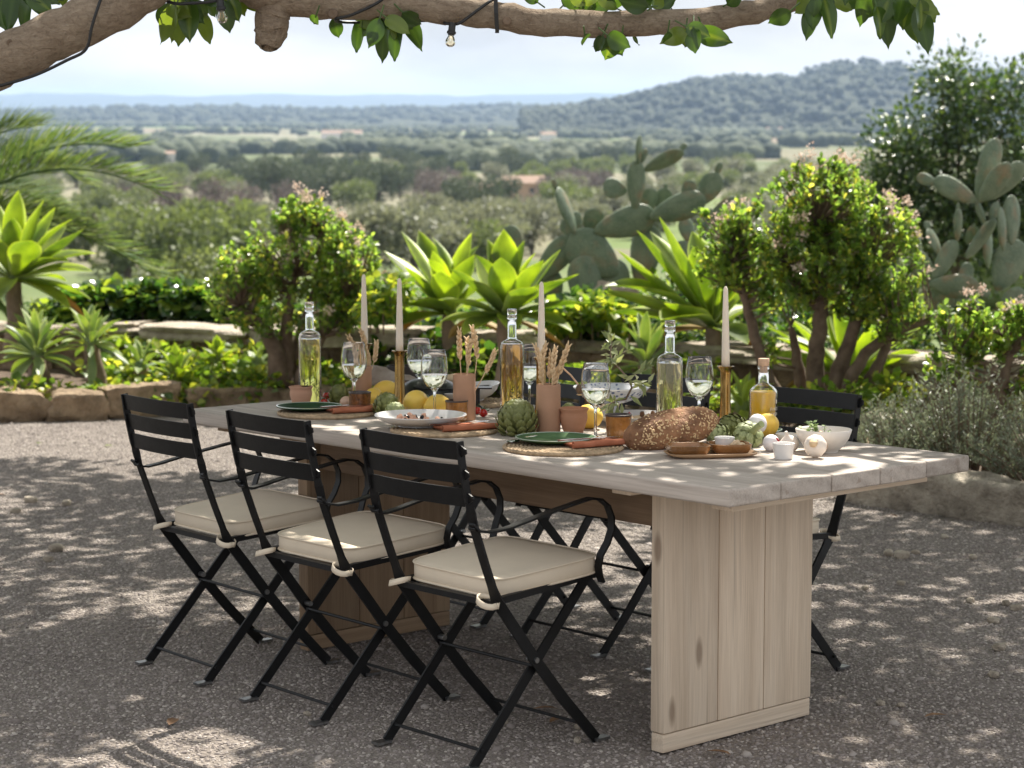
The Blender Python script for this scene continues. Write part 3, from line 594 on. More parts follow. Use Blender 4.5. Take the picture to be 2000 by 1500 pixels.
# the leaves that hang into the picture, one by one
def fig_leaf(w_, var, k):                                # a smooth oval blade with a keeled midrib and a drip tip
    rows, cols = 15, 7; vv = []
    for i in range(rows):
        s = i/(rows-1); h = w_*.5*(math.sin(math.pi*min(1, s*1.02)**.86)**.72 if 0 < s < .97 else .02); h = max(h*(1 if s < .9 else .75), .012)
        for j in range(cols): x = -1+2*j/(cols-1); vv.append((x*h, s*(1.04 if j == 3 and i == rows-1 else 1), .16*abs(x)*h+.03*math.sin(7*s+k+2*x)*x*x-.10*s*s+.012*(j == 3)))
    me = B().raw(vv, [(i*cols+j, i*cols+j+1, (i+1)*cols+j+1, (i+1)*cols+j) for i in range(rows-1) for j in range(cols-1)]).mesh('leaf', MT['ficus'], True)
    at_ = me.attributes.new('var', 'FLOAT', 'POINT'); at_.data.foreach_set('value', [min(1, var+(.35 if q % cols == 3 else 0)) for q in range(len(vv))]); return me
LV = []
for k in range(4): LV.append(fig_leaf((.40, .44, .48, .42)[k], (.15, .4, .7, .95)[k], k))
hang = [(345, 8, 308, 87, 3), (352, 12, 332, 85, 3), (356, 14, 350, 93, 3), (368, -5, 369, 81, 2), (388, 22, 413, 83, 3), (330, 6, 318, 60, 2), (436, 0, 447, 63, 1), (405, -15, 425, 35, 1), (450, -10, 462, 42, 2),
        (30, -30, 14, 62, 0), (62, -20, 38, 66, 1), (90, -25, 74, 30, 2), (-10, -10, 10, 58, 1), (120, -30, 122, 14, 3),
        (652, 34, 662, 76, 0), (708, 30, 691, 101, 0), (756, 36, 741, 123, 1), (778, 38, 766, 119, 0), (790, 34, 828, 97, 1), (742, 36, 722, 92, 0), (800, 30, 818, 66, 2), (618, 30, 610, 50, 1),
        (1178, 70, 1160, 102, 0), (1142, 68, 1145, 87, 1), (1215, 70, 1211, 91, 1), (1240, 70, 1243, 90, 0), (1340, 60, 1334, 95, 2), (1372, 56, 1386, 90, 1), (1305, 62, 1299, 88, 1),
        (1545, 22, 1500, 48, 1), (1596, -6, 1571, 76, 1), (1608, -8, 1630, 71, 2), (1700, -30, 1677, 53, 1), (1712, 12, 1726, 76, 2), (1728, -2, 1736, 95, 0), (1765, -25, 1754, 49, 1), (1778, 8, 1791, 88, 2), (1792, 12, 1815, 102, 1), (1796, -4, 1829, 41, 3), (1650, -40, 1655, 8, 1), (1640, -30, 1606, 10, 0), (1740, -30, 1712, 20, 2),
        (1100, 12, 1128, -30, 2), (1135, 16, 1095, -22, 1), (1190, 18, 1220, -25, 1), (1205, 18, 1160, -20, 3), (1240, 20, 1275, -18, 0), (1255, 20, 1230, -28, 2), (1050, 6, 1020, -25, 1), (1290, 18, 1320, -10, 1), (1310, 16, 1290, -24, 2), (600, -22, 617, 18, 1), (470, -40, 478, 8, 2), (1420, 10, 1450, -20, 1), (860, -6, 830, -30, 1)]
for u, v, n_, sp in ((352, 4, 7, 40), (738, 32, 7, 45), (790, 28, 4, 30), (1205, 66, 5, 40), (1345, 56, 4, 30), (1600, -6, 6, 45), (1720, -4, 6, 45), (1785, 0, 6, 45), (60, -25, 5, 40), (450, -12, 4, 30), (1150, 14, 6, 40), (1260, 16, 6, 40)):
    for j in range(n_):                                   # leaves fanning out round each twig end
        up = u in (1150, 1260); a_ = q_.uniform(-1.25, 1.25)+(math.pi if up else 0); L_ = q_.uniform(48, 84); b0 = (u+q_.uniform(-sp*.5, sp*.5), v+q_.uniform(-6, 6)); hang.append((b0[0], b0[1], b0[0]+math.sin(a_)*L_, b0[1]+math.cos(a_)*L_*(.75 if not up else .4), q_.randrange(4)))
for i, (u0, v0, u1, v1, k) in enumerate(hang):
    Y = 5.5+q_.uniform(-.12, .16) if u0 > 560 else 5.42+q_.uniform(.0, .2)
    if v1 < v0: Y += .12
    a, b = at(u0, v0, Y), at(u1, v1, Y+q_.uniform(-.05, .05)); d = b-a; L_ = d.length; y_ = d.normalized()
    n_ = Vc((q_.uniform(-.7, .7), -1, q_.uniform(-.1, .5))); x_ = y_.cross(n_).normalized(); z_ = x_.cross(y_)
    M_ = Matrix((x_, y_, z_)).transposed().to_4x4(); M_.translation = a-FO
    sc_ = L_*1.0; wid = max(1.0, min(1.55, .12/max(L_, .05)))
    o = meshobj('leaf', LV[k], fig); o.matrix_basis = M_ @ Matrix.Diagonal((sc_*wid, sc_, sc_*wid, 1))
    B().tube([a-FO-y_*.03+Vc((0, .015, .01)), a-FO+y_*.01], .0022, 5).obj('leaf_stalk', MT['stem'], fig)
# festoon lights
cable = B(); seq = [at(-40, 178, 5.24), at(60, 150, 5.22), at(130, 118, 5.20), at(168, 96, 5.195), at(180, 50, 5.19), at(196, 0, 5.2), at(205, -25, 5.28), at(260, -30, 5.36), at(330, 4, 5.28), at(375, 6, 5.26), at(425, 0, 5.26), at(480, -25, 5.3), at(600, -45, 5.42), at(760, -30, 5.46), at(745, 0, 5.45), at(690, 28, 5.45), at(655, 38, 5.46), at(690, 44, 5.55), at(860, 40, 5.56), at(868, 45, 5.47), at(884, 47, 5.46), at(900, 44, 5.455), at(930, 22, 5.46), at(955, 4, 5.47), at(975, -6, 5.5), at(1020, -20, 5.56), at(1100, -30, 5.6)]
fc = thing('festoon_cable', 'black festoon light cable wound along the limbs of the fig tree', 'cable', seq[0])
o_ = seq[0]; pts, _ = wobble([p-o_ for p in seq], [.004]*len(seq), 4, .0); cable.tube(pts, .0042, 8).obj('cord', MT['rubber'], fc, True)
B().strip([at(968, -8, 5.47)-o_, at(969, 25, 5.468)-o_, at(971, 58, 5.475)-o_, at(971, 64, 5.5)-o_], .011, .002, (1, 0, 0)).obj('cable_tie', MT['rubber'], fc, False)
def bulb(u, v, Y, lab, rot):
    t = thing('festoon_bulb', lab, 'light bulb', at(u, v, Y), 0, 'festoon bulbs'); t.rotation_euler = rot
    B().lathe([(0, .0), (.009, 0), (.0095, -.006), (.0098, -.022), (.0125, -.024), (.0125, -.030), (.0095, -.031), (.009, -.034), (0, -.034)], 20).obj('socket', MT['socket'], t, 40)
    B().lathe([(.0075, -.033), (.0078, -.036), (.012, -.045), (.0138, -.052), (.012, -.060), (.007, -.0645), (0, -.066), (0, -.0652), (.0066, -.0637), (.0113, -.0596), (.013, -.052), (.0113, -.0455), (.007, -.0365)], 24).obj('globe', MT['bulb'], t, 60)
    B().tube([(-.003, 0, -.036), (-.004, 0, -.050), (0, .001, -.054), (.004, 0, -.050), (.003, 0, -.036)], .0006, 5).obj('filament', MT['filament'], t)
bulb(429, -4, 5.26, 'clear festoon bulb hanging at the upper left', (0, -.12, 0)); bulb(884, 44, 5.45, 'amber festoon bulb hanging under the middle limb', (0, .12, 0))
# ------------------------------------------------------------------ dining table
TL, TW, TT = 2.47, .985, .046
tbl = thing('dining_table', 'long weathered timber dining table laid for a meal on slab legs', 'table', tb(-TL/2, TW/2, GZ), TYAW)
def tloc(l, s, z): return (l+TL/2, s-TW/2, z-GZ)      # table edge coordinates to the table's own
pw = TW/5
for k in range(5):
    e0, e1 = rnd.uniform(-.006, .008), rnd.uniform(-.006, .004)
    me = bevbox('plank', (TL+e0+e1, pw-.0022, TT), .006 if 0 < k < 4 else .008, MT['top'], 3)
    meshobj('plank', me, tbl, tloc(-TL/2+(e1-e0)/2, pw*(k+.5), .76-TT), None)
def slab(lpos, mat, n=3):
    ws = (.215, .19, .206); s = .187
    for w_ in ws:
        me = bevbox('leg_board', (.70-.046, w_-.003, .05), .0035, mat, 2)
        o = meshobj('leg_board', me, tbl, tloc(lpos+.025, s+w_/2, .034+.327), (0, -math.pi/2, 0)); s += w_
    me = bevbox('foot_rail', (.608, .044, .05), .003, mat, 2); meshobj('foot_rail', me, tbl, tloc(lpos, .187+.306, GZ+.001), (0, 0, math.pi/2))
slab(-.425, MT['slab']); slab(-TL+.425, MT['shadeslab'])
for l_, m_ in ((-.11, 'slab'), (-TL+.11, 'shadeslab'), (-.47, 'slab'), (-TL/2, 'shadeslab'), (-TL+.47, 'shadeslab')):
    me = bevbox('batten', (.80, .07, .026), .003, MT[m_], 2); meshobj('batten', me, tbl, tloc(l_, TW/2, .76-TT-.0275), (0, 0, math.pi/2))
me = bevbox('stretcher_beam', (TL-.95, .05, .125), .004, MT['beam'], 2); meshobj('stretcher_beam', me, tbl, tloc(-TL/2, TW/2, .76-TT-.155))
me = bevbox('apron_board', (TL-.95, .03, .10), .004, MT['beam'], 2); meshobj('apron_board', me, tbl, tloc(-TL/2, .24, .76-TT-.13))

# ------------------------------------------------------------------ folding armchairs
def make_chair(name, label, group):
    t = thing(name, label, 'chair', (0, 0, 0), 0, group)
    I = MT['iron']
    prof = [(-.350, .870), (-.343, .82), (-.332, .765), (-.322, .72), (-.312, .685), (-.302, .645), (-.265, .545), (-.238, .478), (-.222, .44), (-.195, .404), (-.15, .347), (-.085, .262), (.02, .139), (.148, .004)]
    for s in (-1, 1):
        wd = [(0, 1, 0)]*4+[(.8, .6, 0)]+[(1, 0, 0)]*3+[(.75, .66, 0)]+[(0, 1, .4)]*5
        ww = [.022]*4+[.024]+[.032]*8+[.030]
        o = B().strip([(s*.197, y, z) for y, z in prof], ww, .0065, wd).obj('back_post', I, t, 40)
        B().box((s*.197, .163, .004), (.03, .05, .007)).obj('foot', MT['foot'], o, False)
        o = B().strip([(s*.178, .142, .474), (s*.178, -.07, .245), (s*.178, -.292, .004)], .030, .0065, (0, 1, -.9)).obj('leg', I, t, 40)
        B().box((s*.178, -.307, .004), (.03, .05, .007)).obj('foot', MT['foot'], o, False)
        arm = [(-.318, .655), (-.30, .636), (-.265, .629), (-.21, .634), (-.15, .645), (-.05, .662), (.042, .676), (.09, .682), (.128, .676), (.158, .655), (.174, .622), (.174, .588), (.158, .553), (.140, .520), (.132, .488), (.138, .462), (.146, .445)]
        o = B().strip([(s*(.207+.018*min(1, (y+.318)/.12)*(1 if k < 13 else .55)), y, z) for k, (y, z) in enumerate(arm)], .024, .006, (1, 0, 0)).obj('armrest', I, t, 50)
        B().tube([(s*.185, -.305, .642), (s*.214, -.305, .642)], .007, 10).obj('bolt', I, o)
        B().strip([(s*.19, -.228, .437), (s*.19, -.03, .452), (s*.19, .155, .466)], .018, .018, (1, 0, 0)).obj('seat_rail', I, t, 40)
        B().tube([(s*.17, -.085, .262), (s*.206, -.085, .262)], .008, 10).obj('pivot', MT['foot'], t)
    for y, z, nm_ in ((-.222, .432, 'seat_rail'), (.15, .461, 'seat_rail')):
        B().box((0, y, z), (.385, .02, .016)).obj(nm_, I, t, False)
    for k in range(5):
        y = -.16+k*.066; B().box((0, y, .448+y*.08), (.37, .04, .006)).obj('seat_slat', I, t, False)
    for pa, r_ in (((-.262, .046), .005), ((.110, .05), .005), ((-.085, .245), .005)):
        B().tube([(-.19, *pa), (.19, *pa)], r_, 8).obj('stretcher', I, t)
    for k in range(3):                                   # three wide back slats, dished and round ended
        zc = .846-k*.062; yc = -.3495+k*.0125; n = 15; b = B(); vv = []
        L_ = .214+.004*(k == 0)
        for i in range(n):
            x = -L_+2*L_*i/(n-1); e = max(0, abs(x)-(L_-.016))/.016; h = .0245*math.sqrt(max(.03, 1-e*e*.94))
            dish = -.018*(1-(x/L_)**2)
            for zz, yy in ((-h, -.002), (h, -.002), (h, .002), (-h, .002)): vv.append((x, yc+dish+yy-zz*.2+.004, zc+zz))
        ff = [(i*4+q, i*4+(q+1) % 4, i*4+4+(q+1) % 4, i*4+4+q) for i in range(n-1) for q in range(4)]+[(3, 2, 1, 0), tuple(range((n-1)*4, n*4))]
        o = b.raw(vv, ff).obj('back_slat', I, t, 40)
        for s in (-1, 1):
            for dz in (-.012, .012): B().ell((s*.197, yc-.012-dz*.2+.006, zc+dz), (.004, .003, .004), 8, 5).obj('rivet', I, o)
    # cushion
    n = 56; rings = []
    def outline(k, inset, z):
        q = 2*math.pi*k/n; c, s_ = math.cos(q), math.sin(q); e = 7.5
        x = math.copysign(abs(c)**(2/e), c)*(.201-inset); y = math.copysign(abs(s_)**(2/e), s_)*(.186-inset)
        return (x*(1+.05*y/.19), y-.018, z+y*.08)
    layers = [(.03, .456), (.004, .457), (0, .461), (.0, .48), (.0, .500), (.003, .504), (.03, .506), (.09, .5085), (.15, .5095)]
    vv = [outline(k, i_, z) for i_, z in layers for k in range(n)]
    ff = [(a*n+k, a*n+(k+1) % n, (a+1)*n+(k+1) % n, (a+1)*n+k) for a in range(len(layers)-1) for k in range(n)]+[tuple(range(n-1, -1, -1)), tuple(range((len(layers)-1)*n, len(layers)*n))]
    cu = B().raw(vv, ff).obj('cushion', MT['cushion'], t, True)
    for z_ in (.503, .459):
        pts = [outline(k, -.001, z_) for k in range(n)]; pts.append(pts[0]); B().tube(pts, .0032, 6, False).obj('piping', MT['cushion'], cu)
    for s in (-1, 1):
        pts = []
        for k in range(15):
            q = 2*math.pi*k/14; pts.append((s*(.188+.034*math.cos(q)), -.228-.026*math.sin(q), .448-.014*math.cos(q)*1.2-.018*abs(math.sin(q/2))))
        B().strip(pts, .016, .0022, (0, .25, 1)).obj('tie', MT['cushion'], cu, True)
    return t
GRP = 'black folding armchairs around the dining table'
ch0 = make_chair('folding_armchair', '', GRP)
near = [(-.815, .0, .018, 'black folding armchair with cream cushion, nearest the camera'), (-1.44, -.012, -.012, 'black folding armchair in the middle of the near row'), (-2.05, 0, -.025, 'black folding armchair at the far left end of the near row')]
fars = [(-.885, TW+.025, 0, 'black folding armchair behind the oil bottle and white salad bowl'), (-1.53, TW+.03, 0, 'black folding armchair across the table behind the olive sprig'), (-2.13, TW+.03, 0, 'black folding armchair across the table behind the wheat vase')]
for i, (l_, s_, dr, lb) in enumerate(near+fars):
    o = ch0 if i == 0 else copy_tree(ch0)
    if i: TERRACE.append(o)
    o.location = tb(l_, s_, GZ); o.rotation_euler = (0, 0, TYAW+dr+(math.pi if i > 2 else 0)); o['label'] = lb
    for ch_ in o.children:
        if ch_.name.startswith('cushion'): ch_.rotation_euler = (0, 0, rnd.uniform(-.035, .035)); ch_.location = (rnd.uniform(-.005, .005), rnd.uniform(-.006, .004), 0)
# ------------------------------------------------------------------ what stands on the table
ZT = .7605
def on(u, Y, z=ZT):
    p = CAM_PITCH-SLOPE; d = Y*math.cos(p)+(CAM_H-z)*math.sin(p); return Vector(((u-1000)/3900*d, Y, z))
def lathed(name, prof, mat, loc, n=32, parent=None, wob=None): return B().lathe(prof, n, wob=wob).obj(name, mat, parent, 40, loc)
# tall bottles
def bottle(label, loc, liq, level, seed, rot=0):
    t = thing('liquor_bottle', label, 'bottle', loc, rot, 'tall glass bottles along the table'); r = .0385
    out = [(.02, .0), (r-.004, .0), (r, .004), (r, .232), (r-.003, .243), (r-.012, .25), (.0165, .255), (.0148, .26), (.0142, .30), (.0142, .318), (.0160, .320), (.0160, .326), (.0148, .328), (.0148, .333)]
    inn = [(.0115, .333), (.0115, .262), (.015, .253), (r-.009, .247), (r-.0045, .24), (r-.0035, .229), (r-.0035, .012), (r-.008, .008), (0, .010)]
    B().lathe([(0, 0)]+out+inn, 40).obj('glass', MT['glass'], t, 60)
    rr = r-.0042
    B().lathe([(0, .0105), (r-.0095, .009), (rr, .0135), (rr, min(level, .229))]+([(r-.0055, level)] if level > .23 else [])+[(0, level)], 40).obj('liquid', liq, t, 60)
    B().lathe([(0, .322), (.0108, .322), (.0108, .3335), (.0152, .334), (.0155, .336), (.0155, .350), (.0145, .352), (0, .352)], 24).obj('stopper', MT['glass'], t, 50)
    b = B(); q_ = random.Random(seed)                     # the printed sprigs
    def pt(a, z): return (math.cos(a)*(r+.0004), math.sin(a)*(r+.0004), z)
    def mark(a0, z0, a1, z1, w_):
        k = 4; pts = [pt(a0+(a1-a0)*i/k, z0+(z1-z0)*i/k) for i in range(k+1)]
        b.strip(pts, w_, .0003, [Vector((-(z1-z0)*math.sin(a0+(a1-a0)*i/k), (z1-z0)*math.cos(a0+(a1-a0)*i/k), -(a1-a0)*r)) for i in range(k+1)])
    for j in range(9):
        a = -math.pi/2+q_.uniform(-1.5, 1.5); h = q_.uniform(.045, .10); mark(a, .018, a+q_.uniform(-.12, .12), .018+h, .0014)
        for i in range(7):
            z = .03+h*.85*i/7; d_ = q_.choice((-1, 1)); mark(a, z, a+d_*q_.uniform(.12, .3), z+q_.uniform(.002, .012), .0022)
    b.obj('print', MT['ink'], t, False); return t
bottle('tall glass bottle of pale yellow liquor behind the pale clay pot', on(606, 6.80), MT['gin1'], .226, 1)
bottle('tall glass bottle of amber liquor behind the largest artichoke', on(1000, 6.38), MT['gin2'], .240, 2, .8)
bottle('tall glass bottle of straw coloured liquor behind the loaf', on(1307, 5.80), MT['gin3'], .228, 3, 2)
# oil bottle
t = thing('oil_bottle', 'squat bottle of golden oil with a cork stopper and white lettering', 'bottle', on(1490, 5.92)); r = .0425
B().lathe([(0, 0), (.035, 0), (r-.006, .003), (r-.004, .01), (r, .128), (r-.0025, .137), (r-.012, .147), (.0185, .155), (.0158, .159), (.0158, .198), (.0172, .2), (.0172, .207), (.0165, .209), (.0125, .209), (.0125, .16), (.018, .151), (r-.012, .142), (r-.0045, .132), (r-.0045, .126), (r-.009, .012), (0, .012)], 40).obj('glass', MT['glass'], t, 60)
MT['oil'] = liquid('golden_oil', (.96, .68, .07), .5, 1.42)
B().lathe([(0, .0125), (r-.0098, .0125), (r-.0052, .12), (r-.0052, .133), (0, .133)], 40).obj('oil', MT['oil'], t, 60)
B().lathe([(0, .19), (.012, .19), (.012, .2085), (.0165, .210), (.0168, .212), (.0168, .229), (.0155, .231), (0, .231)], 24).obj('cork', MT['cork'], t, 50)
def letters(txt, size, a0, z, parent, rad, mat):
    cu = bpy.data.curves.new('lettering', 'FONT'); cu.body = txt; cu.size = size; cu.align_x = 'CENTER'; cu.space_character = 1.25; cu.resolution_u = 2
    o = bpy.data.objects.new('lettering', cu); COL.objects.link(o); dg = bpy.context.evaluated_depsgraph_get(); me = bpy.data.meshes.new_from_object(o.evaluated_get(dg))
    bpy.data.objects.remove(o); me.materials.clear(); me.materials.append(mat)
    bm = bmesh.new(); bm.from_mesh(me); bmesh.ops.subdivide_edges(bm, edges=[e for e in bm.edges if e.calc_length() > size*.3], cuts=2)
    for v in bm.verts:
        a = a0+v.co.x/rad; zz = z+v.co.y; rr = rad-.004*max(0, (.13-zz))/.12; v.co = Vector((math.cos(a)*(rr+.0006), math.sin(a)*(rr+.0006), zz))
    bm.to_mesh(me); bm.free(); return meshobj('lettering', me, parent)
aL = -math.pi/2+.95
letters('FINCA', .014, aL, .078, t, r, MT['whiteink']); letters('SERENA', .014, aL, .062, t, r, MT['whiteink'])
B().ell((math.cos(aL+.1)*(r-.001), math.sin(aL+.1)*(r-.001), .104), (.002, .004, .007), 8, 6).obj('emblem', MT['whiteink'], t)
letters('— —', .008, aL, .047, t, r, MT['whiteink'])
# wine glasses
def wineglass(label, loc, s=1.0, lvl=.150):
    t = thing('wine_glass', label, 'glass', loc, 0, 'wine glasses on the table'); t.scale = (s, s, s)
    pr = [(0, .0), (.034, .0), (.0365, .0012), (.034, .0028), (.012, .006), (.0055, .012), (.0040, .03), (.0038, .075), (.0052, .09), (.011, .098), (.024, .108), (.0345, .122), (.0415, .14), (.0440, .158), (.0432, .178), (.0402, .2), (.0362, .223), (.0358, .2245), (.0352, .223)]
    inn = [(.0392, .2), (.0421, .178), (.0429, .158), (.0404, .14), (.0334, .1225), (.0228, .1092), (.010, .1), (.0, .098)]
    B().lathe(pr+inn, 44).obj('bowl_and_stem', MT['glass'], t, 70)
    w_ = [(0, .0985), (.0098, .1004), (.0224, .1096), (.033, .1228), (.04, .1402)]
    B().lathe(w_+[(.0404+.0018*(lvl-.1402)/.018, lvl), (0, lvl)], 44).obj('wine', MT['wine'], t, 70); return t
wineglass('wine glass in front of the leftmost wheat vase', on(692, 6.66), 1.0)
wineglass('wine glass furthest back, right of the second candle', on(819, 6.84), 1.0, .148)
wineglass('wine glass standing behind the wide white bowl', on(849, 6.34), 1.0, .145)
wineglass('wine glass half hidden between the amber bottle and a wheat vase', on(1034, 6.56), 1.0)
wineglass('largest wine glass, beside the olive sprig and clay pot', on(1163, 5.83), 1.0, .148)
wineglass('wine glass behind the loaf beside the rightmost candle', on(1365, 6.06), 1.0)
# candles in brass holders
def candle(u, Y, lab, k):
    p = on(u, Y)
    h = thing('candle_holder', f'slim aged brass candle holder {lab}', 'candle holder', p, 0, 'brass candle holders')
    B().lathe([(0, 0), (.027, 0), (.0275, .004), (.023, .012), (.019, .04), (.0165, .09), (.0158, .15), (.0165, .178), (.0185, .187), (.026, .194), (.0265, .197), (.024, .1975), (.0145, .192), (.0135, .184), (0, .184)], 32).obj('body', MT['brass'], h, 50)
    c = thing('taper_candle', f'greige taper candle {lab}', 'candle', p+Vector((0, 0, .185)), 0, 'taper candles')
    lean = Vector((rnd.uniform(-.003, .003), rnd.uniform(-.003, .003), 0)); b = B()
    b.tube([lean*q+Vector((0, 0, .255*q)) for q in (0, .15, .4, .7, .93, .975, 1)], [.0128, .0124, .0112, .0092, .0075, .0062, .002], 20); b.obj('wax', MT['candle'], c, True)
    B().tube([lean+Vector((0, 0, .252)), lean+Vector((.001, 0, .259)), lean+Vector((.003, 0, .264))], .0011, 6).obj('wick', MT['wick'], c)
candle(713, 6.98, 'at the far left end of the table', 0); candle(781, 6.66, 'beside the lemons', 1); candle(1057, 6.38, 'behind the middle wheat vase', 2); candle(1416, 6.05, 'right of the loaf', 3)
# clay vases and wheat
def wheat(loc, tip, group, lab, seed):
    q_ = random.Random(seed); d = Vector(tip)-Vector(loc); t = thing('wheat_stalk', lab, 'wheat stalk', loc, 0, group); bend = Vector((q_.uniform(-.1, .1)*d.length, q_.uniform(-.1, .1)*d.length, .06*d.length))
    P = lambda s: d*s+bend*(4*s*(1-s))
    B().tube([P(i/8) for i in range(9)], [.0016]*9, 5).obj('stem', MT['straw'], t)
    b = B()
    for i in range(22):
        s = .55+.45*i/21; c = P(s); tg = (P(min(1, s+.02))-P(s-.02)).normalized(); sd_ = tg.orthogonal().normalized(); sd_.rotate(Matrix.Rotation(i*1.57+q_.uniform(-.3, .3), 3, tg))
        w_ = .0066*(1-.5*max(0, (s-.85)/.15)); ax = (tg*1.0+sd_*.42).normalized(); Mx = ax.to_track_quat('Z', 'Y').to_matrix()
        b.ell(c+sd_*.0052+tg*.004, (w_*.8, w_*.62, .0105), 6, 5, None, Mx)
    b.obj('ear', MT['straw'], t)
def vase(u, Y, h, r, lab, tips):
    p = on(u, Y); v = thing('clay_vase', f'straight matte clay vase of dried wheat {lab}', 'vase', p, 0, 'clay cylinder vases')
    B().lathe([(0, 0), (r-.002, 0), (r, .003), (r*1.0, h*.5), (r, h-.004), (r-.002, h-.001), (r-.005, h), (r-.008, h-.003), (r-.008, .01), (0, .01)], 32).obj('body', MT['vase'], v, 50)
    for i, (du, dv, dy) in enumerate(tips):
        tip = at(u+du, dv, Y+dy); base = p+Vector((rnd.uniform(-.012, .012)+du*.0002, rnd.uniform(-.012, .012), h*.35))
        wheat(base, tip, f'wheat stalks in the vase {lab}', f'dried wheat stalk in the vase {lab}', int(u*10+i))
vase(707, 6.85, .128, .0345, 'at the left end', [(-26, 658, -.05), (-3, 645, 0), (28, 668, .03), (10, 690, .05), (-10, 690, 0)])
vase(907, 6.34, .148, .0360, 'beside the wide white bowl', [(-10, 645, 0), (14, 638, .03), (20, 652, -.04), (60, 686, .02), (4, 660, .05)])
vase(1071, 5.97, .150, .0365, 'in the middle next to the largest artichoke', [(-26, 674, .0), (-4, 672, .04), (14, 680, -.03), (40, 674, .02), (30, 705, .05), (-12, 700, -.04), (6, 690, .03)])
# cups and pots
def tumbler(u, Y, s, mat, lab):
    t = thing('stoneware_tumbler', lab, 'cup', on(u, Y), 0, 'glazed stoneware tumblers'); t.scale = (s, s, s)
    o = B().lathe([(0, 0), (.030, 0), (.032, .003), (.0345, .012), (.0352, .03), (.0365, .058), (.0372, .064), (.0345, .064), (.0335, .05), (.031, .009), (0, .008)], 36).obj('cup', mat, t, 50)
    B().lathe([(.0366, .0605), (.0376, .066), (.0372, .0685), (.0358, .069), (.0346, .066), (.0341, .060)], 36).obj('rim', MT['glazerim'], t, 60); return t
tumbler(703, 6.56, 1.0, MT['glazedark'], 'dark speckled stoneware tumbler in front of the leftmost wine glass')
tumbler(892, 6.36-.06, .98, MT['glaze'], 'amber glazed tumbler between a lemon and a wheat vase')
tumbler(1208, 5.85, 1.05, MT['glaze'], 'amber glazed tumbler between the wine glass and the loaf')
tumbler(806, 7.03, .95, MT['glaze'], 'amber glazed tumbler at the back beside the second brass holder')
def potcup(u, Y, s, mat, lab):
    t = thing('clay_pot', lab, 'pot', on(u, Y), 0, 'small clay pots'); t.scale = (s, s, s)
    B().lathe([(0, 0), (.024, 0), (.0255, .002), (.0325, .022), (.0375, .04), (.0378, .049), (.0362, .057), (.0375, .062), (.0405, .066), (.041, .069), (.0385, .070), (.0348, .062), (.034, .056), (.0350, .047), (.03, .024), (.022, .006), (0, .006)], 36).obj('body', mat, t, 60)
potcup(588, 6.74, 1.0, MT['paleclay'], 'small pale clay pot at the left end beside the green plate')
potcup(1120, 5.97, 1.12, MT['clay'], 'small terracotta pot beside the middle wheat vase')
potcup(1404, 5.80, .9, MT['clay'], 'small terracotta pot peeking out behind the loaf')
# plates and bowls
def plate(name, label, cat, loc, r, mat, rim=None, h=.014, group=None, rz=0, tilt=(0, 0)):
    t = thing(name, label, cat, loc, rz, group); t.rotation_euler = (tilt[0], tilt[1], rz)
    B().lathe([(0, 0), (r*.55, 0), (r*.6, .002), (r*.93, h-.003), (r, h), (r*1.0, h+.002), (r*.97, h+.0025), (r*.72, .0065), (r*.6, .0045), (0, .004)], 48).obj('plate_body', mat, t, 40)
    if rim: B().lathe([(r*.955, h+.0008), (r*1.004, h+.0018), (r*1.0045, h+.0032), (r*.96, h+.0034)], 48).obj('rim', rim, t, 60)
    return t
# woven place mats: a coil of braided rope
def mat_(label, loc, r):
    t = thing('placemat', label, 'placemat', loc, 0, 'round jute placemats'); b = B(); k = 0
    B().lathe([(0, 0), (r-.006, 0), (r-.006, .004), (0, .0045)], 40).obj('base', MT['jute'], t, 40)
    rr = r-.007
    while rr > .012:
        n = max(16, int(rr*2*math.pi/.010)); pts = []
        b2 = B(); b2.tube([(math.cos(2*math.pi*i/n)*(rr+.0012*(i % 2)), math.sin(2*math.pi*i/n)*(rr+.0012*(i % 2)), .0052+.0012*((i+k) % 2)) for i in range(n+1)], [.0056+.001*(i % 2) for i in range(n+1)], 6, False)
        b2.obj('rope_ring', MT['jute'], t); rr -= .0118; k += 1
    return t
m1, m2, m3 = on(640, 6.50), on(868, 6.02), on(1100, 5.60)
mat_('round jute placemat under the dark green plate', m1, .165); mat_('round jute placemat under the wide white bowl', m2, .165); mat_('round jute placemat under the green plate nearest the camera', m3, .172)
mat_('round jute placemat at the far end under the angled white bowl', tb(-1.93, .82, ZT), .145)
plate('dinner_plate', 'glossy dark green plate with a pale rim at the left end', 'plate', m1+Vector((-.062, .02, .012)), .108, MT['darkgreen'], MT['greenrim'], .013, 'green glazed plates')
plate('dinner_plate', 'glossy green plate on the nearest placemat', 'plate', m3+Vector((-.02, .06, .012)), .116, MT['green'], MT['greenrim'], .014, 'green glazed plates')
plate('dinner_plate', 'green plate behind the rightmost brass candle holder', 'plate', on(1462, 5.93), .10, MT['green'], MT['greenrim'], .016, 'green glazed plates')
def bowl(name, label, loc, r, h, mat, foot=.45, group=None, rz=0, tilt=(0, 0), sx=1, thick=.004):
    t = thing(name, label, 'bowl', loc, 0, group); t.rotation_euler = (tilt[0], tilt[1], rz); t.scale = (sx, 1, 1)
    pr = [(0, .0), (r*foot, 0), (r*foot, .004), (r*foot*1.08, .006), (r*.72, h*.28), (r*.9, h*.62), (r, h), (r-thick*.3, h+.0018), (r-thick, h), (r*.9-thick, h*.64), (r*.7, h*.33), (r*foot*.9, .011), (0, .009)]
    B().lathe(pr, 48).obj('bowl_body', mat, t, 60); return t
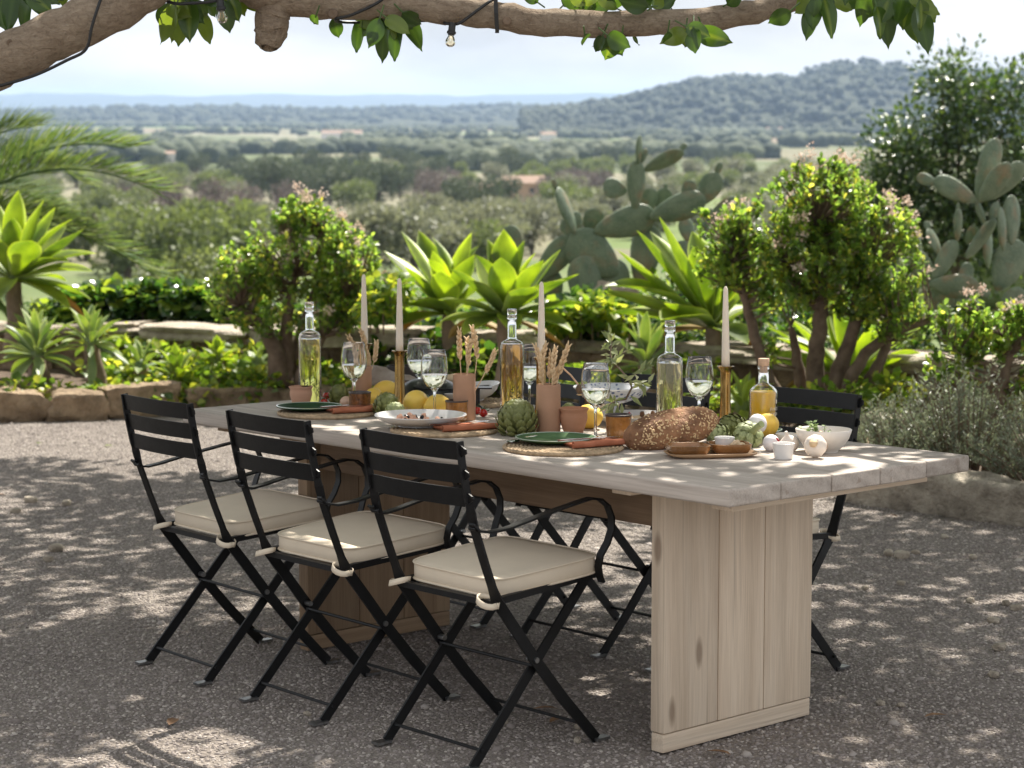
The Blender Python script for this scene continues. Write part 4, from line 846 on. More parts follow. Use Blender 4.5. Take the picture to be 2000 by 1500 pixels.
def crumbs(name, label, cat, loc, r, spec, group=None, seed=1, h=.01):
    q_ = random.Random(seed); t = thing(name, label, cat, loc, 0, group)
    for nm_, mat, n, sz in spec:
        for i in range(n):
            a, d = q_.uniform(0, 6.28), r*math.sqrt(q_.random()); Mx = Euler((q_.uniform(0, 3), q_.uniform(0, 3), q_.uniform(0, 3))).to_matrix()
            B().ell((math.cos(a)*d, math.sin(a)*d, q_.uniform(.2, 1)*h), (sz*q_.uniform(.7, 1.3), sz*q_.uniform(.5, .9), sz*q_.uniform(.4, .7)), 9, 6, lambda v: 1+.18*math.sin(7*v.x+3*v.z)*math.cos(5*v.y), Mx).obj(nm_, mat, t)
    return t
bw = m2+Vector((-.075, .055, .012))
bowl('shallow_bowl', 'wide shallow white bowl of food on a jute placemat', bw, .142, .034, MT['white'], .5)
crumbs('starter_dish', 'pink seafood and black olive pieces in the wide white bowl', 'food', bw+Vector((0, -.015, .012)), .075, [('seafood_piece', MT['shrimp'], 14, .013), ('olive_piece', MT['olive'], 9, .009)], None, 3, .016)
bowl('shallow_bowl', 'angled white bowl at the far side behind the black serving stand', tb(-1.93, .82, ZT+.012), .105, .048, MT['white'], .4, None, 0, (.05, -.16))
bf = on(1238, 6.22)
bowl('shallow_bowl', 'white bowl of salad behind the olive sprig', bf, .13, .030, MT['white'], .5)
crumbs('salad', 'nut and tomato salad in the white bowl behind the sprig', 'food', bf+Vector((.03, 0, .010)), .07, [('salad_piece', MT['nut'], 14, .012), ('tomato_piece', MT['chili'], 3, .011), ('crisp', MT['crust'], 4, .012)], None, 5, .018)
# blue patterned footed bowl
m, n, l, p = nm('blue_pattern_glaze'); v = coords(n, l, (1, 1, 1)); vo = n.new('ShaderNodeTexVoronoi'); vo.inputs['Scale'].default_value = 62; l.new(v, vo.inputs['Vector'])
l.new(ramp(n, l, vo.outputs['Distance'], [(.25, (.10, .14, .27)), (.42, (.62, .63, .66))]), p.inputs['Base Color']); p.inputs['Roughness'].default_value = .2; MT['bluepat'] = m
t = thing('footed_bowl', 'blue and white patterned footed bowl behind the sprig', 'bowl', on(1194, 6.35)); r = .122
B().lathe([(0, 0), (.055, 0), (.052, .006), (.02, .016), (.018, .05), (.045, .055), (r*.75, .072), (r, .103), (r-.001, .106), (r-.006, .105), (r*.72, .078), (.04, .062), (0, .060)], 48).obj('bowl_body', MT['bluepat'], t, 60)
B().lathe([(r-.0065, .1055), (r-.001, .1072), (r+.001, .105), (r+.0005, .103)], 48).obj('rim', MT['white'], t)
bb = on(1608, 5.55)
bowl('salad_bowl', 'deep off white bowl of pea sprouts at the right end', bb, .079, .062, MT['stoneware'], .52, None, 0, (0, 0), 1, .005)
q_ = random.Random(4); t = thing('pea_sprouts', 'curly pea sprouts in the deep off white bowl', 'sprouts', bb+Vector((0, 0, .035)))
P_, D_, N_ = [], [], []
for i in range(13):
    a = q_.uniform(2.2, 4.4) if i < 9 else q_.uniform(0, 6.3); rr = q_.uniform(.03, .07) if i < 9 else q_.uniform(0, .045); e = Vector((math.cos(a)*rr, math.sin(a)*rr, q_.uniform(.022, .05)))
    B().tube([Vector((e.x*.3, e.y*.3, 0)), e*.7+Vector((0, 0, .008)), e, e+Vector((q_.uniform(-.012, .012), q_.uniform(-.01, .01), q_.uniform(-.004, .01)))], .0009, 5).obj('tendril', MT['stem'], t)
    for j in range(4): P_.append(e*q_.uniform(.6, 1)); D_.append((q_.uniform(-1, 1), q_.uniform(-1, 1), q_.uniform(-.2, .8))); N_.append((0, 0, 1))
meshobj('leaf_tuft', leaves_mesh('leaf_tuft', P_, D_, N_, .013, .010, MT['sprout'], 'spoon'), t)
bowl('small_bowl', 'small off white bowl left of the sprout bowl', on(1537, 5.74), .034, .026, MT['stoneware'], .5)
# napkins and cutlery
def napkin(label, loc, rz, L=.21, W=.075, seed=0):
    q_ = random.Random(seed); t = thing('linen_napkin', label, 'napkin', loc, rz, 'rust linen napkins'); n = 22
    def band(sec, x0, x1, ph, skew):                      # a folded length of cloth with the cross-section sec
        m_ = len(sec); vv = []
        for i in range(n):
            s = i/(n-1); x = x0+(x1-x0)*s
            for (y, z) in sec: vv.append((x+skew*y+.0015*math.sin(40*y+ph), y+.0022*math.sin(s*7+ph)+.004*s*ph*.3, max(.0004, z+(.0016*math.sin(s*13+ph+y*60)+.0008*math.sin(s*31+ph) if z > .003 else 0))))
        ff = [(i*m_+k, i*m_+(k+1) % m_, (i+1)*m_+(k+1) % m_, (i+1)*m_+k) for i in range(n-1) for k in range(m_)]+[tuple(range(m_-1, -1, -1)), tuple(range((n-1)*m_, n*m_))]
        return B().raw(vv, ff).obj('fold', MT['linen'], t, 35)
    # flat back fold, its middle layer, and the loosely rolled front edge
    band([(-.030, .0005), (.052, .0005), (.0545, .003), (.052, .0062), (.0, .0078), (-.030, .0066)], -L/2+.012, L/2-.004, 1+seed, .10)
    band([(-.030, .0085), (.030, .0085), (.034, .011), (.030, .0135), (-.028, .0125)], -L/2+.004, L/2-.030, 2.3+seed, -.12)
    rl = []
    for k in range(14):
        a = -2.2+5.0*k/13; r_ = .0105-.0022*k/13; rl.append((-.036-r_*math.cos(a)*.9, .0105+r_*math.sin(a)))
    rl += [(y+.0026*(1 if y < -.036 else -1), z-.0018*(1 if z > .0105 else -1)) for y, z in rl[::-1]]
    band(rl, -L/2, L/2+.004, .6+seed, .05)
    return t
def knife(label, loc, rz):
    t = thing('table_knife', label, 'knife', loc, rz, 'table knives')
    B().strip([(-.095, 0, 0), (-.06, .0, 0), (.0, 0, 0), (.012, 0, 0)], [.011, .012, .008, .007], .004, (0, 1, 0)).obj('handle', MT['steel'], t, 50)
    B().strip([(.012, 0, 0), (.03, .001, 0), (.08, .001, 0), (.105, .003, 0), (.112, .005, 0)], [.007, .014, .015, .009, .002], .0016, (0, 1, 0)).obj('blade', MT['steel'], t, 50)
nk = [(m1+Vector((.10, -.02, .0125)), .52, 'rust linen napkin beside the dark green plate', 1), (m2+Vector((.075, -.035, .0125)), .50, 'rust linen napkin beside the wide white bowl', 2), (m3+Vector((.10, -.005, .0125)), .50, 'rust linen napkin beside the plate nearest the camera', 3)]
for p_, rz, lb, sd_ in nk:
    napkin(lb, p_, rz, .21, .075, sd_)
    knife(lb.replace('rust linen napkin', 'steel table knife on the napkin'), p_+Vector((-.035, -.004, .0185)), rz-.02)
def spoon(label, loc, rz):
    t = thing('table_spoon', label, 'spoon', loc, rz, 'table spoons')
    B().ell((0, 0, .004), (.026, .017, .0035), 18, 8).obj('spoon_bowl', MT['steel'], t)
    B().tube([(.024, 0, .005), (.06, 0, .009), (.13, 0, .007)], [.0026, .0022, .004], 8).obj('handle', MT['steel'], t)
spoon('steel spoon on the edge of the nearest placemat', m3+Vector((-.142, .055, .0125)), .9); spoon('steel spoon tucked beside the wide white bowl', m2+Vector((-.155, .04, .004)), .9)
# artichokes
def bractmesh(name, mat):
    vv = []; rows = [(0, .30, 0), (.25, .44, .05), (.55, .5, .075), (.8, .36, .05), (.95, .15, .0), (1.03, .02, -.03)]
    for z, w_, y in rows:
        for k in range(5): s = -1+k*.5; vv.append((s*w_, y-.10*s*s, z))
    ff = [(i*5+k, i*5+k+1, i*5+5+k+1, i*5+5+k) for i in range(len(rows)-1) for k in range(4)]
    b = B().raw(vv, ff); me = b.mesh(name, mat, True)
    return me
BR = {k: bractmesh('bract', MT[k]) for k in ('bract', 'bractpale')}
def artichoke(label, loc, r, h, kind, rows=9, per=11, tilt=(0, 0, 0), stem=.0, op=.0, joined=False):
    t = thing('artichoke', label, 'artichoke', loc, 0, 'artichokes on the table'); t.rotation_euler = tilt
    B().ell((0, 0, h*.5), (r*.86, r*.86, h*.48), 20, 12).obj('heart', MT[kind], t)
    src = [tuple(v.co) for v in BR[kind].vertices]; fs = [tuple(p_.vertices) for p_ in BR[kind].polygons]; jb = B()
    for i in range(rows):
        f = i/(rows-1); th = math.pi*(.93-.86*f); rad = r*math.sin(th)**.75*.94; z = h*.5-math.cos(math.pi-th)*h*.47*-1
        z = h*.5-h*.48*math.cos(math.pi*(.07+.86*f)); n = max(4, int(per*math.sin(th)**.6))
        for k in range(n):
            a = 2*math.pi*(k+.5*(i % 2))/n+rnd.uniform(-.06, .06); sz = h*.30*(1.0-.25*f); lean = (th-math.pi/2)*.9
            tiltx = (math.pi/2-th)*1.0
            Mx = Matrix.Translation((math.cos(a)*rad*.97, math.sin(a)*rad*.97, z-sz*.42)) @ Matrix.Rotation(a-math.pi/2, 4, 'Z') @ Matrix.Rotation(tiltx*.85-op-.16, 4, 'X') @ Matrix.Diagonal((sz*rnd.uniform(.92, 1.08), sz*1.0, sz*rnd.uniform(.95, 1.1), 1))
            if joined: jb.raw([Mx @ Vector(c) for c in src], fs)
            else: o = meshobj('bract', BR[kind], t); o.matrix_basis = Mx
    if joined: tag(jb.obj('bracts', MT[kind], t, True), kind='stuff')
    if stem: B().tube([(0, 0, h*.08), (0, .002, -stem*.5), (.004, .0, -stem)], [r*.3, r*.22, r*.24], 10).obj('stalk', MT[kind], t)
    return t
artichoke('largest green artichoke, left of the middle wheat vase', on(1010, 5.93)+Vector((0, 0, 0)), .060, .110, 'bract', 9, 12)
artichoke('small artichoke left of the dark tumbler', on(662, 6.79), .035, .072, 'bract', 8, 10, joined=True)
artichoke('artichoke lying in front of the second brass holder', on(749, 6.45)+Vector((0, 0, .002)), .042, .078, 'bract', 8, 11, (0, .3, 0), joined=True)
artichoke('paler artichoke right of the one by the brass holder', on(772, 6.37), .033, .055, 'bractpale', 7, 10, joined=True)
artichoke('artichoke peeking out behind the front lemon', on(828, 6.56), .03, .062, 'bract', 7, 10, joined=True)
artichoke('small artichoke behind the terracotta pot', on(1111, 6.25), .028, .066, 'bract', 7, 10, joined=True)
artichoke('pale artichoke with a cut stalk in front of the egg', on(1474, 5.62)+Vector((-.005, .02, .045)), .041, .074, 'bractpale', 8, 11, (-2.25, .55, 0), .055)
artichoke('green artichoke leaning against the right end of the loaf', on(1428, 5.78)+Vector((.03, 0, .036)), .038, .082, 'bract', 8, 11, (.5, -1.35, 0))
artichoke('pale artichoke between the loaf and the dishes', on(1398, 5.70)+Vector((.03, 0, .026)), .03, .07, 'bractpale', 7, 10, (.2, -1.4, .2), joined=True)
# lemons, eggs, tomatoes, garlic
def lemon(label, loc, r, rot):
    o = B().ell((0, 0, 0), (r, r, r*1.22), 24, 18, lambda d: 1+.12*max(0, abs(d.z)-.88)/.12).obj('lemon', MT['lemon'], None, True, Vector(loc)+Vector((0, 0, r*.98)), rot); top(o, label, 'lemon', 'lemons on the table')
lemon('front lemon under the wine glass behind the white bowl', on(812, 6.50), .040, (1.2, .3, .4)); lemon('lemon half hidden by the amber tumbler', on(853, 6.47), .035, (1.4, .2, 2))
lemon('lemon at the back left of the second candle', on(752, 6.82)+Vector((.0, 0, .002)), .040, (1.1, .5, 1)); lemon('lemon just right of the dark tumbler', on(730, 6.73), .033, (1.5, .2, .2))
lemon('lemon behind the terracotta pot', on(1150, 6.10), .038, (1.5, .6, .8)); lemon('lemon leaning against the oil bottle', on(1497, 5.80)+Vector((0, 0, .012)), .034, (1.0, .9, 0)); lemon('lemon low behind the right end of the loaf', on(1432, 5.90), .026, (1.4, 1.2, 0))
def egg(label, loc, r, rot, mat):
    o = B().ell((0, 0, 0), (r, r, r*1.28), 20, 16, lambda d: 1-.08*d.z).obj('egg', mat, None, True, Vector(loc)+Vector((0, 0, r*.95)), rot); top(o, label, 'egg', 'eggs on the table')
egg('beige egg beside the dark tumbler', on(676, 6.68), .0215, (1.3, .3, 0), MT['egg']); egg('white egg resting above the pale artichoke', on(1479, 5.72)+Vector((0, 0, .035)), .0265, (.9, -.5, 0), MT['whiteegg']); egg('lower white egg behind the front ramekin', on(1506, 5.56), .024, (1.1, -.3, 0), MT['whiteegg'])
def tomato(label, loc, r):
    t = thing('cherry_tomato', label, 'tomato', loc, 0, 'cherry tomatoes'); B().ell((0, 0, r*.93), (r, r, r*.95), 18, 12).obj('fruit', MT['tomato'], t)
    b = B()
    for k in range(5): a = k*1.257; b.tube([(0, 0, r*1.86), (math.cos(a)*r*.4, math.sin(a)*r*.4, r*1.92), (math.cos(a)*r*.8, math.sin(a)*r*.8, r*2.05)], [.0015, .0012, .0003], 5)
    b.tube([(0, 0, r*1.85), (.003, 0, r*2.3), (.008, 0, r*2.6)], .001, 5); b.obj('calyx', MT['stem'], t)
tomato('cherry tomato on a stalk beside the white bowl\'s wheat vase', on(944, 6.42), .0145); tomato('cherry tomato half hidden by the wheat vase', on(932, 6.50), .0135)
tomato('upper cherry tomato right of the leftmost bottle', on(638, 6.86)+Vector((0, 0, .012)), .0135); tomato('lower cherry tomato at the foot of the leftmost bottle', on(633, 6.77), .013); tomato('cherry tomato behind the middle wheat vase', on(1043, 6.1), .013)
def garlic(label, loc, r, rot, mat, name='garlic_bulb', cat='garlic'):
    lob = 9 if cat == 'garlic' else 1
    pr = [(0, 0), (r*.3, .0), (r*.75, r*.22), (r*.98, r*.62), (r, r*.95), (r*.86, r*1.3), (r*.5, r*1.62), (r*.22, r*1.82), (r*.14, r*2.1), (r*.16, r*2.3), (0, r*2.3)]
    o = B().lathe(pr, 54, wob=(lambda q, z: 1+.035*abs(math.sin(q*lob/2))-.02) if lob > 1 else None).obj(name, mat, None, True, loc, rot); top(o, label, cat, 'garlic and onion at the right end')
def frontal(u, Y, r): return on(u, Y)+Vector((0, .018, r))
garlic('white garlic bulb nearest the table edge, root towards the camera', on(1577, 5.42)+Vector((.012, -.028, .042)), .031, (-1.95, .0, -.35), MT['garlic']); garlic('white garlic bulb behind the front ramekin', on(1545, 5.56), .027, (.3, -.3, 0), MT['garlic'])
garlic('brown onion behind the front garlic bulb', on(1592, 5.50), .029, (.2, .2, 0), MT['onion'], 'onion', 'onion')
t = B().lathe([(0, 0), (.012, .0015), (.010, .004), (.004, .006), (0, .006)], 14, wob=lambda q, z: 1+.07*math.sin(q*9)+.05*math.sin(q*5)).obj('root_plate', MT['straw'], bpy.data.objects['garlic_bulb'], True, (0, 0, -.004))
# ramekins, tray and dishes
def ramekin(label, loc, r, h):
    t = thing('ramekin', label, 'ramekin', loc, 0, 'small white ramekins')
    B().lathe([(0, 0), (r*.78, 0), (r*.8, .002), (r*.97, h-.003), (r, h), (r-.0015, h+.001), (r-.004, h), (r*.76, .006), (0, .005)], 36).obj('cup', MT['white'], t, 60)
ramekin('white ramekin standing on the bare table in front of the garlic', on(1530, 5.40), .031, .042)
def sqdish(b, rx, ry, h, thick, rt=1.12, e=4.5, n=44):
    def ring(kx, z, s=1.0): return [(math.copysign(abs(math.cos(2*math.pi*i/n))**(2/e), math.cos(2*math.pi*i/n))*(rx*kx-s), math.copysign(abs(math.sin(2*math.pi*i/n))**(2/e), math.sin(2*math.pi*i/n))*(ry*kx-s), z) for i in range(n)]
    rings = [ring(.8, 0, 0), ring(.88, .004, 0), ring(1.0, h*.6, 0), ring(1.03, h, 0), ring(1.03, h+.001, thick*.5), ring(1.03, h, thick), ring(.98, h*.6, thick), ring(.82, .0065, thick), ring(.5, .005, 0)]
    vv = [p_ for r_ in rings for p_ in r_]; m_ = len(rings)
    return b.raw(vv, [(i*n+k, i*n+(k+1) % n, (i+1)*n+(k+1) % n, (i+1)*n+k) for i in range(m_-1) for k in range(n)]+[tuple(range(n-1, -1, -1)), tuple(range((m_-1)*n, m_*n))])
trp = on(1388, 5.45); TRZ = .18
t = thing('serving_tray', 'shallow pale wooden tray holding two brown dishes', 'tray', trp, TRZ); sqdish(B(), .122, .062, .012, .005, e=5).obj('tray_body', MT['traywood'], t, 60)
def dish(label, loc, rz):
    t = thing('square_dish', label, 'dish', loc, rz, 'brown square dishes on the tray'); sqdish(B(), .056, .05, .027, .004).obj('dish_body', MT['olivewood'], t, 60); return t
d1, d2 = on(1343, 5.435)+Vector((0, 0, .0065)), on(1424, 5.475)+Vector((0, 0, .0065))
dish('brown glazed square dish left on the tray, holding oil', d1, TRZ); dish('brown glazed square dish right on the tray, holding nuts', d2, TRZ)
o = B().lathe([(0, .0), (.042, 0), (.043, .001), (0, .0015)], 30).obj('oil_pool', MT['oil'], None, True, d1+Vector((0, 0, .0075))); top(o, 'pool of dressing in the left brown dish', 'oil')
ramekin('white ramekin standing in the right brown dish', d2+Vector((-.012, .012, .008)), .029, .033)
t = crumbs('blanched_nuts', 'pale blanched nuts in the right brown dish', 'nuts', d2+Vector((.018, -.018, .012)), .026, [('nut', MT['nut'], 9, .011)], None, 8, .016)
# loaves
def loaf(label, loc, rz, L, r, mat, tilt=0):
    t = thing('bread_loaf', label, 'bread', loc, rz); t.rotation_euler = (0, tilt, rz); b = B(); n, m_ = 56, 48; vv = []
    from mathutils import noise as mn
    S = []
    for i in range(m_+1):
        s = -1+2*i/m_; k = max(0.0, 1-abs(s)**2.6)**.5
        for j in range(n):
            q = 2*math.pi*j/n; y, z = math.cos(q)*r*k, math.sin(q)*r*k*.92
            nn = 1+.06*mn.noise(Vector((s*3, y*20, z*20)))+.03*mn.noise(Vector((s*11, y*60, z*60)))-.10*max(0, 1-abs(q-math.pi*.55+.5*s)/.10)*(abs(s) < .8)
            p_ = Vector((s*L/2, y*nn*1.08, max(-r*.78, z*nn)+r*.78-.02*s*s*r)); vv.append(p_)
    ff = [(i*n+k, i*n+(k+1) % n, (i+1)*n+(k+1) % n, (i+1)*n+k) for i in range(m_) for k in range(n)]
    b.raw(vv, ff).obj('crust', mat, t, True); return t, vv, n, m_
t, vv, n_, m_ = loaf('seeded brown loaf topped with oat flakes in front of the bottle', on(1310, 5.63)+Vector((.01, .03, .002)), .50, .315, .062, MT['crust'], -.14)
q_ = random.Random(11); P_, D_, N_ = [], [], []; fl = B()
from mathutils import noise as mn
while len(P_) < 640:
    i, j = q_.randrange(2, m_-2), q_.randrange(n_); a, b_, c_ = vv[i*n_+j], vv[(i+1)*n_+j], vv[i*n_+(j+1) % n_]; u1, u2 = q_.random(), q_.random()
    p_ = a+(b_-a)*u1+(c_-a)*u2; nr = (b_-a).cross(c_-a)
    if nr.length < 1e-9: continue
    nr.normalize(); ctr = Vector((p_.x, 0, .048))
    if nr.dot(p_-ctr) < 0: nr = -nr
    if p_.z < .012: continue
    cl = mn.noise(p_*26)
    if cl < .02 and q_.random() > .08: continue
    if nr.z > .80 and q_.random() < .75: continue
    tg = nr.orthogonal().normalized(); tg.rotate(Matrix.Rotation(q_.uniform(0, 6.28), 3, nr)); Mx = nr.to_track_quat('Z', 'Y').to_matrix() @ Euler((q_.uniform(-.35, .35), q_.uniform(-.35, .35), q_.uniform(0, 6))).to_matrix()
    P_.append(p_); fl.ell(p_+nr*.0008, (q_.uniform(.0026, .0046), q_.uniform(.0018, .003), .0009), 7, 4, None, Mx)
tag(fl.obj('oat_flakes', MT['oat'], t, True), kind='stuff')
loaf('rustic floured loaf lying at the far left behind the lemons', on(748, 7.10)+Vector((.01, 0, .03)), -.35, .26, .042, MT['flour'], .18)
# cookware at the back
t = thing('iron_pan', 'black cast iron pan behind the front lemons', 'pan', on(848, 6.86)); B().lathe([(0, 0), (.085, 0), (.10, .02), (.112, .055), (.113, .060), (.108, .060), (.095, .02), (0, .012)], 40).obj('pan_body', MT['black'], t, 60)
B().strip([(.10, 0, .05), (.14, 0, .056), (.19, 0, .058)], [.03, .022, .026], .008, (0, 1, 0)).obj('handle', MT['black'], t, 40)
o = thing('pan_lid', 'black domed lid tilted over the iron pan', 'lid', on(838, 6.83)+Vector((0, 0, .012))); o.rotation_euler = (.25, 0, 0)
B().lathe([(.098, .030), (.100, .034), (.09, .052), (.06, .066), (.02, .072), (0, .073), (0, .070), (.06, .062), (.088, .048)], 36).obj('dome', MT['black'], o, 60); B().tube([(-.012, 0, .074), (-.01, 0, .09), (.01, 0, .09), (.012, 0, .074)], .003, 8).obj('knob', MT['foot'], o)
o = B().ell((0, 0, 0), (.03, .02, .018), 14, 10, lambda d: 1+.06*math.sin(6*d.x)).obj('bread_roll', MT['nut'], None, True, on(882, 6.98)+Vector((0, 0, .072))); top(o, 'pale bread roll on the iron pan', 'bread')
t = thing('serving_stand', 'small black metal stand with a flat top beside the wheat vase', 'stand', on(932, 6.62)); B().lathe([(0, 0), (.022, 0), (.02, .004), (.0095, .012), (.009, .062), (.014, .066), (0, .066)], 24).obj('post', MT['black'], t, 50)
B().box((.012, 0, .069), (.075, .05, .005)).obj('plate', MT['black'], t, False)
plate('saucer', 'small green saucer under the black stand', 'saucer', on(935, 6.58), .036, MT['green'], MT['white'], .006); bpy.data.objects['serving_stand'].location.z += .007
t = thing('brown_crock', 'dark brown straight sided crock at the back left', 'crock', on(788, 7.12)); B().lathe([(0, 0), (.058, 0), (.06, .004), (.06, .105), (.058, .108), (.053, .108), (.053, .01), (0, .01)], 36).obj('body', MT['darkclay'], t, 50)
# olive sprig, poppy pod, chili
t = thing('olive_sprig', 'olive sprig arching behind the largest wine glass', 'sprig', on(1214, 6.02)); O = t.location
main = [at(u, v, Y)-O for u, v, Y in ((1196, 800, 6.05), (1200, 782, 6.05), (1222, 780, 6.04), (1234, 757, 6.04), (1228, 740, 6.05), (1212, 722, 6.06), (1196, 706, 6.08), (1192, 690, 6.1), (1195, 668, 6.12), (1193, 652, 6.12))]
B().tube(main, [.004, .004, .0036, .0034, .0032, .003, .0026, .0022, .0017, .001], 7).obj('twig', MT['jadebark'], t)
br = [[at(u, v, Y)-O for u, v, Y in s_] for s_ in (((1229, 741, 6.05), (1245, 728, 6.0), (1262, 720, 5.98)), ((1230, 745, 6.05), (1250, 748, 6.08), (1268, 752, 6.1)), ((1204, 781, 6.05), (1190, 790, 6.02), (1188, 800, 6.0)), ((1196, 706, 6.08), (1215, 690, 6.1), (1228, 684, 6.12)))]
for s_ in br: B().tube(s_, [.002, .0016, .0009], 6).obj('twig', MT['jadebark'], t)
q_ = random.Random(5); P_, D_, N_, L_ = [], [], [], []
for seg, cnt in [(main[5:], 26)]+[(s_, 13) for s_ in br]:
    for i in range(cnt):
        k = q_.uniform(0, len(seg)-1.01); a = seg[int(k)].lerp(seg[int(k)+1], k % 1); tg = (seg[int(k)+1]-seg[int(k)]).normalized()
        P_.append(a); D_.append(tg*.5+Vector((q_.uniform(-1, 1), q_.uniform(-.7, .7), q_.uniform(-.8, .6)))); N_.append((q_.uniform(-.5, .5), -1, q_.uniform(0, 1))); L_.append(q_.uniform(.03, .05))
for u, v, du, dv in ((1196, 790, -10, 42), (1206, 790, -2, 38), (1214, 786, 0, 30), (1230, 772, 25, 22), (1200, 786, -14, 20)):
    a = at(u, v, 6.0)-O; P_.append(a); D_.append(at(u+du, v+dv, 5.98)-O-a); N_.append((.4, -1, .2)); L_.append((at(u+du, v+dv, 5.98)-O-a).length)
meshobj('sprig_leaves', leaves_mesh('sprig_leaves', P_, D_, N_, np.array(L_), np.array(L_)*.3, MT['olivesprig'], 'leaf'), t)['kind'] = 'stuff'
t = thing('poppy_pod', 'dry round seed pod on a reddish stalk left of the largest wine glass', 'seed pod', on(1112, 6.2)); O = t.location
B().tube([at(1096, 716, 6.2)-O, at(1115, 733, 6.2)-O, at(1130, 752, 6.18)-O], .0028, 7).obj('stalk', MT['onion'], t); B().ell(at(1132, 760, 6.18)-O, (.012, .012, .016), 14, 10).obj('pod', MT['jadebark'], t); B().lathe([(.002, 0), (.010, .003), (.006, .005), (0, .005)], 12, at(1132, 760, 6.18)-O+Vector((0, 0, -.02)), lambda q, z: 1+.15*math.sin(8*q)).obj('crown', MT['straw'], t)
o = B().tube([(0, 0, 0), (.006, 0, -.008), (.01, 0, -.018), (.016, 0, -.024)], [.0025, .003, .0026, .0012], 8).obj('red_chili', MT['chili'], None, True, on(1516, 5.52)+Vector((0, 0, .042))); top(o, 'thin red chili draped over the lower white egg', 'chili')
# ------------------------------------------------------------------ garden plants
def agave_leaf(base, tip, w, curl, mat, parent, twist=0, q=None, name='leaf'):
    d = tip-base; L = d.length; t0 = d.normalized(); sd_ = t0.cross(Vector((0, 0, 1)))
    if sd_.length < .05: sd_ = Vector((1, 0, 0))
    sd_.normalize(); sd_.rotate(Matrix.Rotation(twist, 3, t0)); nr = sd_.cross(t0).normalized(); m_ = 13; vv = []; ed = []; ctr = []
    if nr.z < 0 and abs(twist) < .1: nr = -nr; sd_ = -sd_
    for i in range(m_):
        s = i/(m_-1); ctr.append(base+d*s+nr*(curl*L*4*s*(1-s)))
    prof = [(0, .42), (.15, .55), (.35, .82), (.55, 1.0), (.72, .88), (.86, .55), (.95, .22), (1, .01)]
    def wf(s):
        for (a, x), (b, y) in zip(prof, prof[1:]):
            if s <= b: return x+(y-x)*(s-a)/(b-a)
        return .01
    for i in range(m_):
        s = i/(m_-1); tg = (ctr[min(m_-1, i+1)]-ctr[max(0, i-1)]).normalized(); n2 = sd_.cross(tg).normalized()
        if n2.dot(nr) < 0: n2 = -n2
        ww = wf(s)*w/2; th = .012*(1-s)+.0015
        for layer in (1, -1):
            for k in range(5):
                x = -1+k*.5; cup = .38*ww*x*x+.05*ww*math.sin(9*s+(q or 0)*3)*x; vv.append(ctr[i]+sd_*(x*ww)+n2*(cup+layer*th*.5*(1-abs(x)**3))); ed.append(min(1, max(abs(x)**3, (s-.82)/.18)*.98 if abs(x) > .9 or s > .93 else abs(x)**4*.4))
    ff = []
    for i in range(m_-1):
        a, b = i*10, (i+1)*10
        for k in range(4): ff += [(a+k, a+k+1, b+k+1, b+k), (a+5+k+1, a+5+k, b+5+k, b+5+k+1)]
        ff += [(a, b, b+5, a+5), (a+4, a+9, b+9, b+4)]
    o = B().raw(vv, ff).obj(name, mat, parent, True)
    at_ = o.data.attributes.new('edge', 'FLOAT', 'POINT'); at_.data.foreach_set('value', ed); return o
def agave(label, c, tips, extra, Lx, w, mat, seed, stem=None, group=None, dry=0, emin=-.35):
    q_ = random.Random(seed); base = stem if stem is not None else c-Vector((0, 0, .08)); t = thing('agave', label, 'agave', base, 0, group)
    if stem is not None:
        pts = [Vector((0, 0, -.05)), (c-base)*.35+Vector((.02, 0, 0)), (c-base)*.7, c-base]; B().tube(pts, [.075, .062, .058, .05], 14).obj('stem', MT['palebark'], t)
    B().ell(c-base, (.05, .05, .07), 12, 8).obj('heart', mat, t)
    for u, v, dy in tips:
        tip = at(u, v, c.y+dy); d = tip-c; k = .26 if d.z > 0 else .1
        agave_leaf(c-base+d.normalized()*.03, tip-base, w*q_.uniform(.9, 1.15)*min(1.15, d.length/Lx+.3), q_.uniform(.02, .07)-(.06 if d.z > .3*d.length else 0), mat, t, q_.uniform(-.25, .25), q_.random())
    for i in range(extra):
        f = (i+.5)/extra; el = emin+(1.45-emin)*f**1.1; az = i*2.399+q_.uniform(-.2, .2); L = Lx*q_.uniform(.8, 1.05)*(1-.25*max(0, f-.7))
        d = Vector((math.cos(az)*math.cos(el), math.sin(az)*math.cos(el), math.sin(el)))*L
        mm = MT['agavedry'] if i < dry else mat
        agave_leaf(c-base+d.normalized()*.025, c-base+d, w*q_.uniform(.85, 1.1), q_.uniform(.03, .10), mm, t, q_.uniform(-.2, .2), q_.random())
    return t
AG = 'foxtail agaves in the garden'
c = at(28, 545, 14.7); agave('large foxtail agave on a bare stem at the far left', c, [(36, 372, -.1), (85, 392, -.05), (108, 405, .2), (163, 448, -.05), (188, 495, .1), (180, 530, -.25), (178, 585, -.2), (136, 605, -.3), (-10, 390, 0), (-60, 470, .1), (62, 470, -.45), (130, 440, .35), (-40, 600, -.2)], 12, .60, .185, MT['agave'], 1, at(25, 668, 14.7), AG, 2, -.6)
c = at(986, 618, 13.2); agave('bright green foxtail agave in the middle behind the amber bottle', c, [(952, 468, .05), (984, 448, .1), (978, 503, -.3), (1024, 470, .05), (1062, 508, -.2), (1095, 487, .15), (1131, 535, -.1), (1140, 592, -.1), (1118, 648, -.3), (880, 525, -.05), (915, 545, -.25), (860, 628, -.15), (905, 655, -.4), (1045, 560, -.45), (930, 500, .2)], 10, .56, .165, MT['agave'], 2, at(986, 735, 13.2), AG, 2, -.6)
